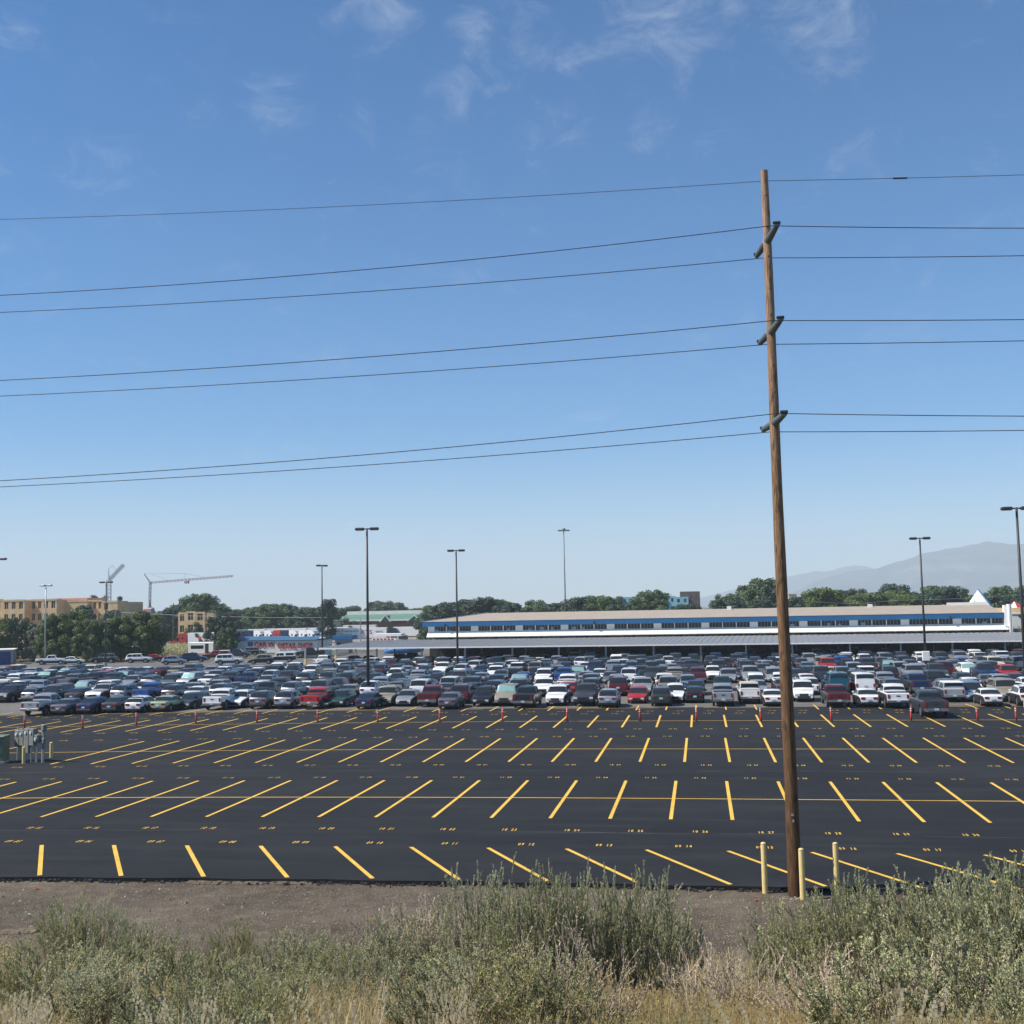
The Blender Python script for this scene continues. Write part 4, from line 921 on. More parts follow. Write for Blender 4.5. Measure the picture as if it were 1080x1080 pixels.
# --- light poles
def light_pole(px, toppy, Y, label, heads='pair', matn='dark_metal', H=None, rz=0.0, basebox=False, ppx=None):
    q = at(px, toppy, Y); H = q.z
    o = empty('light_pole', (q.x, Y, 0), rz, label, 'light pole', 'parking lot light poles')
    m_ = MB(); m_.tube((0,0,0), (0,0,.75), .32, n=16); m_.build('footing', MT['concrete'], o)
    m_ = MB(); m_.path([(0,0,.7),(0,0,H*.5),(0,0,H)], [.17,.135,.10], 10); m_.build('pole', MT[matn], o, smooth=True)
    hs = {'pair': (-1, 1), 'single': (1,), 'left': (-1,), 'triple': (-1, 1, 0), 'cluster': (-1, 1, 0, 2)}[heads]
    for s in hs:
        m_ = MB()
        if s in (-1, 1): m_.box(min(s*.12, s*.35), max(s*.12, s*.35), -.05, .05, H-.15, H-.03); m_.box(min(s*.33, s*1.28), max(s*.33, s*1.28), -.30, .30, H-.24, H+.06, bev=.09)
        elif s == 0: m_.box(-.05, .05, -.35, 0, H-.15, H-.03); m_.box(-.3, .3, -1.2, -.33, H-.3, H+.0, bev=.09)
        else: m_.box(-.3, .3, .33, 1.2, H-.2, H+.4, bev=.09)
        lh = m_.build('lamp_head', MT[matn], o)
        if s in (-1, 1): m_ = MB(); m_.box(min(s*.45, s*1.15), max(s*.45, s*1.15), -.2, .2, H-.262, H-.243); m_.build('lens', MT['lens_clear'], lh)
    if basebox: m_ = MB(); m_.box(-.45, .45, -.5, -.2, 1.7, 2.9, bev=.05); m_.build('control_box', MT['white_paint'], o)
    return o
light_pole(387, 557, 118, 'tall dark light pole with twin box heads rising from the cars left of centre')
light_pole(481, 580, 161, 'dark light pole with twin box heads standing before the left end of the long building')
light_pole(594.5, 559, 242, 'pale grey high-mast light pole with a cluster of heads behind the long roof', 'cluster', 'pole_grey')
light_pole(339.5, 596, 200, 'dark light pole with short heads standing beside the detail shop', 'pair', rz=1.1)
light_pole(970, 567, 151, 'dark twin-headed light pole with a white box low on its shaft', basebox=True)
light_pole(1072, 535, 104, 'dark light pole with twin heads cut by the right edge of the photo')
light_pole(-2, 589, 150, 'light pole just outside the left edge with one box head reaching into view')
light_pole(48.5, 617, 205, 'silver light pole with three small heads before the left trees', 'triple', 'galvanised')
light_pole(112, 613.5, 196, 'dark light pole with small heads in front of the grey crane', 'pair', 'dark_metal')

# --- wooden distribution poles & low cable far behind
for i, (px, py, Y, lab) in enumerate(((380, 652, 300, 'grey post standing in the truck yard before the white trailer'), (948, 619, 300, 'thin wooden pole with a crossarm behind the right part of the long roof'), (1008, 624, 310, 'thin pole standing among trees left of the pyramid roof'), (183, 636, 300, 'thin far pole with a crossarm above the trees by the red lorry'))):
    q = at(px, py, Y); o = empty('service_pole', (q.x, Y, 0), 0, lab, 'pole')
    m_ = MB(); m_.tube((0,0,0), (0,0,q.z), .17, .11, 8); m_.build('shaft', MT['galvanised'] if i == 0 else MT['trunk'], o)
    if i: m_ = MB(); m_.box(-1.1, 1.1, -.06, .06, q.z-.8, q.z-.6); m_.build('crossarm', MT['trunk'], o)
m_ = MB(); m_.path([at(120, 645.5, 262), at(200, 649.5, 262), at(290, 651.5, 262), at(345, 651.3, 262)], .035, 5); tag(m_.build('service_cable', MT['galvanised']), 'thin pale cable sagging across the left tree line', 'cable')
m_ = MB(); m_.path([at(850, 634, 262), at(900, 637, 262), at(948, 633, 262), at(1010, 631.5, 262), at(1078, 627, 262)], .03, 5); tag(m_.build('service_cable', MT['galvanised']), 'thin cable crossing the right tree line above the long roof', 'cable')

# --- cranes
def lattice(m_, p, q, w, n, r=.10):
    p = Vector(p); q = Vector(q); d = (q-p).normalized(); a = d.orthogonal().normalized(); b = d.cross(a)
    C4 = [a*w+b*w, a*w-b*w, -a*w-b*w, -a*w+b*w]
    for c in C4: m_.tube(p+c, q+c, r, n=4)
    for i in range(n):
        s0 = p+(q-p)*i/n; s1 = p+(q-p)*(i+1)/n
        for k in range(4): m_.tube(s0+C4[k], s1+C4[(k+1) % 4], r*.6, n=3)
Yk = 380; b0 = at(115, 660, Yk); t0 = at(115, 612, Yk); e0 = at(130.5, 595.5, Yk); k0 = at(114.5, 600, Yk)
c1 = empty('tower_crane', (b0.x, Yk, 0), 0, 'grey crane with its jib angled steeply up to the right, behind the left light pole', 'crane'); O = Vector((b0.x, Yk, 0))
m_ = MB(); lattice(m_, Vector((0,0,0)), t0-O, .6, 16, .10); m_.build('mast', MT['crane_grey'], c1)
m_ = MB(); lattice(m_, t0-O, e0-O, .42, 9, .11); m_.build('jib', MT['crane_grey'], c1)
m_ = MB(); m_.tube(t0-O, k0-O, .25, .1, 6); m_.build('apex_strut', MT['crane_grey'], c1)
mid = (t0+e0)/2+Vector((0,0,.6)); m_ = MB(); m_.path([k0-O, (k0+mid)/2-O+Vector((0,0,1.6)), mid-O], .06, 4); m_.build('pendant_cable', MT['wire'], c1)
Yk = 400; t0 = at(158.5, 614.5, Yk); e0 = at(246, 607.5, Yk); k0 = at(152, 605.2, Yk); O = Vector((t0.x, Yk, 0))
c1 = empty('tower_crane', O, 0, 'slender red and white self-erecting crane with a long level jib over the left trees', 'crane')
m_ = MB(); lattice(m_, Vector((-.4,0,0)), t0-O, .32, 14, .10); m_.build('mast', MT['crane_grey'], c1)
m_ = MB(); lattice(m_, t0-O, e0-O, .25, 22, .07); m_.build('jib', MT['crane_red'], c1)
m_ = MB(); m_.tube(t0-O, k0-O, .3, .18, 6); m_.build('rear_strut', MT['crane_red'], c1)
p2_ = at(195, 604.8, Yk); p3_ = at(216, 608.6, Yk); m_ = MB(); m_.path([k0-O, p2_-O, p3_-O], .06, 4); m_.tube(p2_-O, at(195, 611, Yk)-O, .06, n=4); m_.tube(at(160, 606, Yk)-O, at(178, 611.5, Yk)-O, .05, n=4); m_.build('tie_bars', MT['crane_grey'], c1)
q = at(197, 612.5, Yk)-O; m_ = MB(); m_.box(q.x-.8, q.x+.8, -.6, .6, q.z-1.0, q.z, bev=.1); m_.build('trolley', MT['crane_red'], c1)
q = at(157.5, 640, Yk)-O; m_ = MB(); m_.box(q.x-2.2, q.x+1.8, -1.2, 1.2, q.z-5, q.z-.3, bev=.5); m_.tube((q.x, 0, q.z-.5), (q.x, 0, q.z+2), 1.0, .2, 6); m_.build('base_unit', MT['crane_red'], c1)

# --- lorries
def wheels(o, xs, y0, r=.5, w=.3):
    for x in xs:
        m_ = MB(); m_.tube((x, y0, r), (x, y0+w, r), r, n=16); a = m_.build('wheel', MT['tyre'], o); m_ = MB(); m_.tube((x, y0-.02, r), (x, y0+.05, r), r*.5, n=10); m_.build('rim', MT['rim'], a)
def tractor(o, x0, colr, s=1):
    """cab of a semi, nose towards -x (s=1)"""
    prof = [(0,.55),(0,1.35),(.25,1.75),(1.7,2.0),(2.1,2.35),(2.55,2.9),(3.1,3.75),(3.8,4.05),(4.9,4.08),(5.5,4.05),(5.5,.75)]
    m_ = MB(); k = len(m_.v)
    for y, sc in ((-1.22, 1), (1.22, 1)):
        for (x, z) in prof: m_.v.append((x0+s*x, y, z))
    n = len(prof); m_.f.append(tuple(range(n))[::-1]); m_.m.append(0); m_.f.append(tuple(range(n, 2*n))); m_.m.append(0)
    for i in range(n): j = (i+1) % n; m_.f.append((i, j, n+j, n+i)); m_.m.append(0)
    m_.build('cab', colr, o)
    for nm_, rect, mt in (('side_window', (2.35, 3.35, 2.05, 2.85), 'car_glass'), ('sleeper_window', (4.1, 4.6, 2.5, 2.95), 'car_glass'), ('side_vent', (.5, 1.5, 1.2, 1.6), 'black_plastic'), ('step_tank', (2.2, 4.9, .5, .95), 'chrome')):
        m_ = MB(); a, b = sorted((x0+s*rect[0], x0+s*rect[1])); m_.box(a, b, -1.25, -1.222, rect[2], rect[3]); m_.build(nm_, MT[mt], o)
    m_ = MB(); m_.quad((x0+s*2.12-.0, -1.1, 2.42), (x0+s*2.12, 1.1, 2.42), (x0+s*2.56, 1.1, 2.98), (x0+s*2.56, -1.1, 2.98)); m_.build('windscreen', MT['car_glass'], o)
def trailer(o, x0, x1, h=4.1):
    m_ = MB(); m_.box(x0, x1, -1.28, 1.28, 1.15, h, bev=.04); m_.build('trailer_box', MT['white_paint'], o)
    m_ = MB(); m_.box(x0+.3, x1-.3, -.9, .9, .95, 1.148); m_.box(x0+3.5, x0+3.7, -1.1, 1.1, 0.0, .95); m_.build('chassis', MT['dark_metal'], o)
    wheels(o, (x1-1.4, x1-2.6), -1.25)
def sign(o, s, x, z, h, mt, w=None, font_w=None):
    me = text_mesh(s, 1, .01, .012); hh = max(v.co.y for v in me.vertices); me.materials.append(MT[mt]); t = link('lettering', me, o); k = h/hh
    ww = max(v.co.x for v in me.vertices)-min(v.co.x for v in me.vertices); t.location = (x, -1.30, z); t.rotation_euler = (math.pi/2, 0, 0); t.scale = ((w/ww) if w else k, k, 1)
q = onz(178, 684); lo = empty('semi_truck', (q.x, q.y, 0), .05, 'red semi truck facing left with a white box trailer before the trees', 'lorry')
mat('lorry_red', (.42,.03,.025), .35, .06, 1, coat=.5)
tractor(lo, 0, MT['lorry_red']); wheels(lo, (1.1, 4.3, 5.6), -1.25); trailer(lo, 4.9+1.0, 18.5, 4.15)
m_ = MB(); m_.tube((9.3, -1.30, 2.6), (9.3, -1.285, 2.6), .55, n=5); m_.tube((9.3, -1.30, 1.9), (9.3, -1.285, 1.9), .35, n=8); m_.build('emblem', MT['red_paint'], lo)
sign(lo, 'A R A', 12.2, 2.3, .75, 'red_paint')
q = onz(345.5, 677.5); lo = empty('box_trailer_truck', (q.x, q.y, 0), .03, 'white lorry trailer with black and red lettering hitched to a black cab facing right', 'lorry')
XW = (onz(405, 677).x-q.x); trailer(lo, 0, XW, 4.2); 
sign(lo, "Sofie's Transport", XW*.29, 3.05, .65, 'black_plastic', XW*.48); sign(lo, 'Service', XW*.33, 2.15, .5, 'black_plastic', XW*.20); sign(lo, 'KTS', XW*.67, 2.45, 1.05, 'red_paint', XW*.18); sign(lo, 'VXC', XW*.88, 2.75, .55, 'black_plastic', XW*.13)
mat('lorry_black', (.02,.022,.028), .35, .06, 1, coat=.5)
tractor(lo, XW+6.0, MT['lorry_black'], -1); wheels(lo, (XW+4.9, XW+1.0, XW+2.1), -1.25)
# parked row of cabs behind the car wash, each its own truck, trailers behind
cabs = [(258, 'charcoal'), (268, 'navy'), (277, 'white'), (288, 'white'), (297, 'red'), (304, 'navy'), (313, 'white'), (323, 'white'), (331, 'white')]
for i, (px, c_) in enumerate(cabs):
    q = onz(px, 679.5); o = empty('parked_semi_cab', (q.x, q.y+i*.3, 0), math.pi+.5, '%s semi cab nosing right, %s from left in the row behind the car wash' % (c_, ords[i]), 'lorry', 'semi cabs parked behind the car wash')
    o.rotation_euler = (0, 0, -.35); tractor(o, 2.8, MT['paint_'+c_], -1); wheels(o, (1.7, -1.3), -1.25)
for i, (p0_, p1_, py, dy) in enumerate(((236, 262, 678, 10), (262, 300, 677.5, 14), (300, 342, 677, 18), (405, 447, 676, 12), (300, 352, 674.5, 40))):
    q = onz(p0_, py); q2 = onz(p1_, py); o = empty('box_trailer', (q.x, q.y+dy, 0), 0, ['white box trailer half hidden by the dark tree, leftmost of the yard row', 'white box trailer behind the navy and white semi cabs', 'white box trailer behind the red semi cab', 'white box trailer beyond the black lorry cab at the end of the long building', 'pale box trailer standing farthest back behind the trailer row'][i], 'trailer', 'white trailers in the truck yard')
    trailer(o, 0, (q2.x-q.x)*1.02, 4.0)
    if i == 0: m_ = MB(); m_.box(1.0, 4.2, -1.32, -1.285, 1.5, 2.2); m_.build('green_panel', MT['green_roof'], o)
# shuttle bus
q = onz(198.5, 691.5); Y = q.y; bw = onz(222, 691.5).x-q.x
o = empty('shuttle_bus', (q.x, Y, 0), 0, 'white shuttle bus with a dark side window band and open door beyond the side-on cars', 'bus')
m_ = MB(); m_.box(0, bw, 0, 2.3, .35, 2.95, bev=.12); m_.build('body', MT['white_paint'], o); m_ = MB(); m_.box(.6, bw*.60, -.02, -.003, 1.5, 2.25); m_.build('side_windows', MT['car_glass'], o)
m_ = MB(); m_.box(bw*.66, bw*.80, -.02, -.003, .5, 2.6); m_.build('door', MT['interior_dark'], o); wheels(o, (1.0, bw-1.1), -.02, .4, .25)
q = onz(213, 690.5); o = empty('shuttle_van', (q.x, q.y-2, 0), 0, 'white high-roof van with red stripes parked at the right end of the shuttle bus', 'van')
m_ = MB(); m_.box(1.5, 5.0, 0, 2.1, .35, 2.75, bev=.12); m_.box(4.9, 6.2, .05, 2.05, .35, 1.5, bev=.15); m_.build('body', MT['white_paint'], o); m_ = MB(); m_.box(2.3, 4.3, -.02, -.003, 1.5, 2.2); m_.build('side_windows', MT['car_glass'], o); m_ = MB(); m_.box(2.0, 4.4, -.022, -.003, 2.4, 2.62); m_.box(1.8, 5.0, -.022, -.003, .9, 1.05); m_.build('red_stripe', MT['red_paint'], o); wheels(o, (2.4, 5.2), -.02, .38, .25)
# white open kiosk with red lettering board at the end of the building
q = onz(414.5, 680); Y = q.y; o = empty('fuel_kiosk', (q.x, Y-20, 0), 0, 'white open shelter with red and white board left of the long building', 'kiosk')
KW = 7.6; zt = at(425, 668, Y-20).z; zb_ = at(425, 672.6, Y-20).z; zl = at(425, 677.5, Y-20).z
m_ = MB(); m_.box(.6, KW, 0, 4, zt-.7, zt, bev=.05); m_.build('roof', MT['white_paint'], o)
for x in (.8, 2.7, 4.6, 6.6): m_ = MB(); m_.box(x, x+.18, 0, .18, 0, zt-.7); m_.build('post', MT['white_paint'], o)
m_ = MB(); m_.box(0, KW-1.2, -.35, -.15, zl-.1, zb_); m_.build('board', MT['white_paint'], o)
for k in range(6): m_ = MB(); m_.box(.35+k*.95, .35+k*.95+.6, -.38, -.353, zl+.1, zb_-.12); m_.build('red_panel', MT['red_paint'], o)
# blue tarpaulin covered load left of centre under the carport
q = onz(404, 692); o = empty('covered_trailer', (q.x, q.y, 0), 0, 'low trailer under a bright blue tarpaulin beyond the left part of the carport', 'trailer')
mat('tarp_blue', (.03,.17,.42), .5, .1, 1); m_ = MB(); m_.path([(0,1,.75),(1.5,1,1.1),(4,1,1.3),(7,1,1.5),(8.2,1,1.2)], [.3,.7,.85,.9,.4], 8); m_.build('tarpaulin', MT['tarp_blue'], o, smooth=True); wheels(o, (3, 6), .1, .4, .2)

# ------------------------------------------------------------------ trees
def tree_protos():
    P = {}
    def leafball(m_, c, r, n, ls, rnd, squash=.8):
        for _ in range(n):
            d = Vector((rnd.gauss(0,1), rnd.gauss(0,1), rnd.gauss(0,1))).normalized(); rr = r*(rnd.random()**.35)
            p = c+Vector((d.x*rr, d.y*rr, d.z*rr*squash)); nrm = (d+Vector((rnd.uniform(-.8,.8), rnd.uniform(-.8,.8), rnd.uniform(-.4,1.0)))).normalized()
            a = nrm.orthogonal().normalized(); a = (Matrix.Rotation(rnd.uniform(0, 6.28), 3, nrm) @ a); b = nrm.cross(a); s = ls*rnd.uniform(.6, 1.3)
            m_.quad(p-a*s-b*s*.5, p+a*s*.4-b*s*.7, p+a*s+b*s*.5, p-a*s*.3+b*s*.8)
    def broad(seed, w, hc, lean=0, ncl=46, base=.22, conical=0, ls=.034, top=None):
        rnd = random.Random(seed); cr = MB(); tk = MB()
        tk.path([(0,0,-.02),(.005,0,.12),(.01+lean*.3,.005,.3),(.02+lean,0,.52)], [.026,.021,.017,.009], 8)
        for i in range(ncl):
            v = rnd.random(); z = base+(1-base)*v
            if conical: rad = w*(1-v)**.8*.9+.02
            else: rad = w*math.sqrt(max(0, 1-((v-.42)/.60)**2))
            a = rnd.uniform(0, 6.28); rr = rad*math.sqrt(rnd.random())*rnd.uniform(.75, 1.15); c = Vector((math.cos(a)*rr+lean*v, math.sin(a)*rr, z-.05))
            s = rnd.uniform(.07, .15)*(1 if not conical else .6)
            leafball(cr, c, s, int(190*(s/.11)**2), ls, rnd)
            if i % 4 == 0: tk.path([(lean*.3, 0, min(z*.6, .34)), tuple((c+Vector((lean*.3,0,z*.6)))/2), tuple(c)], [.011,.008,.003], 5)
        return cr, tk
    specs = {'round': [(1,.46,0,0,60,.16,0), (2,.54,0,.05,66,.14,0), (3,.40,0,-.04,52,.14,0), (4,.62,0,0,72,.12,0)], 'conifer': [(5,.26,0,0,44,.08,1), (6,.32,0,0,46,.06,1)], 'poplar': [(7,.20,0,0,40,.08,0)], 'grey': [(8,.55,0,0,50,.08,0)]}
    for k, L in specs.items():
        P[k] = []
        for s in L:
            cr, tk = broad(s[0], s[1], 0, s[3], s[4], s[5], s[6], ls=.019 if k != 'conifer' else .016)
            P[k].append((cr.mesh('crown', [MT['leaf_a']]), (lambda t: t)(tk.mesh('trunk', [MT['trunk']], True))))
    return P
TP = tree_protos()
def tree(kind, x, y, h, w, leafm, label, group=None, name=None, i=None):
    L = TP[kind]; cr, tk = L[(i if i is not None else random.randrange(len(L))) % len(L)]
    o = empty(name or {'round':'broadleaf_tree','conifer':'conifer_tree','poplar':'poplar_tree','grey':'bare_shrub'}[kind], (x, y, -.05), random.uniform(0, 6.28), label, 'tree', group)
    o.scale = (h*w, h*w, h)
    c = link('crown', cr, o); c.material_slots[0].link = 'OBJECT'; c.material_slots[0].material = MT[leafm]; link('trunk', tk, o); return o
# left clump of big green trees (px centre, top py, Y, width factor)
for px, py, Y, w, mt_, k, lab in (
    (-8, 650, 220, 0.90, 'leaf_a', 'round', 'green tree at the left edge above the blue storage units'),
    (17, 652, 227, 0.81, 'leaf_b', 'round', 'dark green tree just right of the left edge tree, above the storage doors'),
    (37, 662, 223, 0.72, 'leaf_grey', 'grey', 'grey half-bare tree between the storage units and the big green trees'),
    (60, 650, 219, 0.95, 'leaf_a', 'round', 'broad green tree right behind the silver three-headed light pole'),
    (78, 645, 221, 0.90, 'leaf_a', 'round', 'tallest of the bushy green trees under the construction apartments'),
    (97, 655, 217, 0.81, 'leaf_c', 'round', 'yellowish green tree in the left clump'),
    (118, 645, 240, 0.90, 'leaf_grey', 'round', 'silvery tree behind the dark light pole'),
    (112, 657, 219, 0.81, 'leaf_b', 'round', 'low dark tree at the foot of the grey crane'),
    (128, 652, 222, 0.90, 'leaf_a', 'round', 'bushy green tree right of the dark light pole'),
    (150, 646, 223, 1.03, 'leaf_a', 'round', 'wide green tree in front of the red crane base'),
    (162, 650, 224, 0.7, 'leaf_a', 'round', 'rounded green tree at the right end of the left clump'),
    (90, 640, 268, 0.80, 'leaf_dark', 'round', 'dark tree in front of the tan apartment wall'),
    (181, 642, 335, 0.95, 'leaf_dark', 'round', 'dark tree behind the red lorry cab'),
    (214, 629, 350, 1.15, 'leaf_b', 'round', 'big dark green tree rising highest above the small framed building'),
    (230, 650, 252, 0.85, 'leaf_dark', 'round', 'dark tree standing in front of the white trailer by the car wash'),
    (207, 657, 306, 1.0, 'leaf_b', 'round', 'low green tree partly hiding the small framed building'),
    (240, 662, 244, 0.70, 'leaf_b', 'round', 'small dark tree beside the car wash corner'),
    (98, 627.5, 380, 0.90, 'leaf_dark', 'conifer', 'dark conifer rising above the apartment roof'),
    (110, 629.5, 385, 0.90, 'leaf_dark', 'conifer', 'smaller dark conifer just left of the grey crane'),
    (126, 628.5, 390, 1.00, 'leaf_dark', 'conifer', 'tall dark conifer right of the grey crane mast'),
    (345, 632, 330, 0.90, 'leaf_dark', 'poplar', 'narrow dark poplar rising above its neighbours left of the tall light pole'),
    (686, 623.5, 330, 1.05, 'leaf_b', 'round', 'full green tree in front of the blue apartments'),
    (722, 639, 330, 1.30, 'leaf_dark', 'round', 'low dark tree at the foot of the blue apartments'),
    (806, 613, 330, 1.05, 'leaf_b', 'round', 'tall broad tree just left of the utility pole'),
    (788, 619, 345, 1.10, 'leaf_b', 'round', 'broad tree left of the tall one by the utility pole'),
    (940, 617.5, 380, 1.10, 'leaf_dark', 'round', 'dark rounded tree left of the right-hand light pole')):
    q = at(px, py, Y); h = q.z/.97; tree(k, q.x, Y, h, w, mt_, lab)
prof = [(135,646),(180,643),(205,632),(225,631),(245,642),(270,640),(290,634),(315,636),(345,636),(365,640),(385,638),(400,634),(430,636),(450,638),(475,637),(505,630),(540,636),(560,633),(590,634),(612,630),(640,629),(665,636),(700,636),(735,637),(750,629),(765,627),(780,622),(806,616),(830,626),(850,632),(870,622),(885,619),(900,622),(925,626),(940,618),(955,626),(975,621),(1000,618),(1010,616),(1030,624),(1050,621),(1068,616),(1080,619),(1100,620)]
rnd = random.Random(11); px = 140.0; cnt = 0
while px < 1100:
    for lay in (0, 1):
        Y = (385 if px < 452 else 310)+lay*55+rnd.uniform(-12, 20); p_ = px+rnd.uniform(-5, 5)
        t = interp(prof, p_)+rnd.uniform(-1, 6)+lay*0.5-(0 if lay else -1.5)
        if 355 < p_ < 452: 
            Y += 95
        if 640 < p_ < 745: t += 7
        q = at(p_, t, Y); h = max(4.5, q.z/.97)
        k = 'conifer' if rnd.random() < .12 else ('poplar' if rnd.random() < .06 else 'round')
        nmk = {'round': 'broad', 'conifer': 'pointed', 'poplar': 'narrow'}[k]; mt_ = rnd.choice(['leaf_b','leaf_b','leaf_dark','leaf_a','leaf_dark'])
        where = 'behind the truck yard and car wash' if p_ < 450 else ('behind the left half of the long building' if p_ < 640 else ('behind the middle of the long building' if p_ < 830 else 'behind the right end of the long building'))
        tone = {'leaf_b':'mid green','leaf_dark':'dark green','leaf_a':'brighter green'}[mt_]
        tree(k, q.x, Y, h, rnd.uniform(1.0, 1.45) if k == 'round' else 1, mt_, '%s %s tree in the far line %s' % (nmk, tone, where), 'far tree line, %s %s trees %s' % (nmk, tone, where)); cnt += 1
    px += rnd.uniform(12, 17)
# hedge strip right, scrub under the left trees
def foliage_mass(name, pts, mt_, label, cat, n, ls, kind=None):
    m_ = MB()
    for _ in range(n):
        x, y, z = pts(); nrm = Vector((random.gauss(0,1), random.gauss(0,1), random.gauss(.4,1))).normalized(); a = nrm.orthogonal().normalized(); b = nrm.cross(a); s = ls*random.uniform(.6, 1.3); p = Vector((x, y, z)); m_.quad(p-a*s, p-b*s*.6, p+a*s, p+b*s*.6)
    return tag(m_.build(name, MT[mt_]), label, cat, kind=kind)
hx0 = at(1058, 660, 210).x
foliage_mass('hedge', lambda: (hx0+random.uniform(0, 22), 209+random.uniform(-1.2, 1.2), random.uniform(.2, 4.1+.5*math.sin(random.uniform(0, 6)))), 'leaf_b', 'green hedge under the grey annex wall at the right edge', 'hedge', 7000, .16)
def scrub():
    px = random.uniform(-10, 196); q = onz(px, 694.5+random.uniform(-2, 1.5)); return (q.x, q.y, .1+abs(random.gauss(0, .55))*(1+.8*math.sin(q.x*.5)))
foliage_mass('roadside_scrub', scrub, 'straw', 'rough yellow-green grass and scrub along the foot of the left trees', 'scrub', 14000, .16, 'stuff')
def scrub2():
    px = random.uniform(150, 200); q = onz(px, 688+random.uniform(-2, 3)); return (q.x, q.y, .1+random.random()**1.5*1.9)
foliage_mass('grey_scrub', scrub2, 'sage', 'grey-green scrub bank below the red lorry', 'scrub', 9000, .17, 'stuff')
# ------------------------------------------------------------------ sagebrush, rabbitbrush and dry grass on the slope
def bush_proto(seed, kind):
    rnd = random.Random(seed); lf = MB(); stm = MB(); pos = []
    nb = {'sage': 44, 'rabbit': 44, 'twiggy': 48}[kind]
    for i in range(nb):
        a = rnd.uniform(0, 6.28); out = rnd.uniform(.03, .5)**.8; h = rnd.uniform(.55, 1.0)*(1.0-.45*out)
        a2 = a+rnd.gauss(0,.35); tip = Vector((math.cos(a2)*out, math.sin(a2)*out, h)); mid = Vector((math.cos(a)*out*.62, math.sin(a)*out*.62, h*.42)); jit = Vector((rnd.gauss(0,.03), rnd.gauss(0,.03), 0))
        pts = [Vector((math.cos(a)*.02, math.sin(a)*.02, -.05)), mid*.5+jit, mid+jit, tip]
        stm.path(pts, [.010, .0065, .0045, .0012], 4)
        nt = 7 if kind != 'twiggy' else 5
        for k in range(nt):
            t = rnd.uniform(.42, 1.0); b = mid.lerp(tip, (t-.3)/.7) if t > .3 else mid
            d = Vector((rnd.gauss(0,.45)+math.cos(a)*.35, rnd.gauss(0,.45)+math.sin(a)*.35, rnd.uniform(.8, 1.5))).normalized(); L = rnd.uniform(.10, .24)*(1.25-t*.4)
            e = b+d*L; bend_ = b.lerp(e, .5)+Vector((rnd.gauss(0,.008), rnd.gauss(0,.008), 0))
            stm.path([b, bend_, e], [.0028, .002, .001], 3)
            nl = {'sage': 72, 'rabbit': 56, 'twiggy': 16}[kind]
            for q in range(nl):
                u = rnd.random()**.8; p = b.lerp(bend_, u*2) if u < .5 else bend_.lerp(e, u*2-1)
                ld = (d+Vector((rnd.gauss(0,.55), rnd.gauss(0,.55), rnd.gauss(.1,.35)))).normalized(); sd = ld.orthogonal().normalized(); sd = Matrix.Rotation(rnd.uniform(0, 6.28), 3, ld) @ sd
                l = rnd.uniform(.011, .024)*(1.1 if kind == 'sage' else 1.0); w = l*(.20 if kind != 'rabbit' else .16)
                lf.quad(p-sd*w*.4, p+ld*l*.55-sd*w, p+ld*l, p+ld*l*.55+sd*w)
            if kind == 'rabbit' and rnd.random() < .8:
                for q in range(10):
                    p = e+Vector((rnd.gauss(0,.012), rnd.gauss(0,.012), rnd.gauss(0,.008))); lf.quad(p, p+Vector((.008,0,.004)), p+Vector((.006,.008,.008)), p+Vector((0,.006,.01)))
    return lf.mesh('foliage', [MT['sage']]), stm.mesh('stems', [MT['bush_stem']])
BP = {k: [bush_proto(s, k) for s in L] for k, L in (('sage', (21, 22, 23, 24, 25, 26)), ('rabbit', (31, 32)), ('twiggy', (41, 42)))}
NB = 0
def bush(kind, x, y, h, w, leafm, label, group):
    global NB
    lf, stm = random.choice(BP[kind]); z = gz(x, y)
    o = empty({'sage':'sagebrush','rabbit':'rabbitbrush','twiggy':'dry_shrub'}[kind], (x, y, z-.03), random.uniform(0, 6.28), label, 'shrub', group); o.scale = (h*w, h*w, h)
    c = link('foliage', lf, o); c.material_slots[0].link = 'OBJECT'; c.material_slots[0].material = MT[leafm]
    s = link('stems', stm, o); s.material_slots[0].link = 'OBJECT'; s.material_slots[0].material = MT['dry_twig' if kind == 'twiggy' else 'bush_stem']; NB += 1
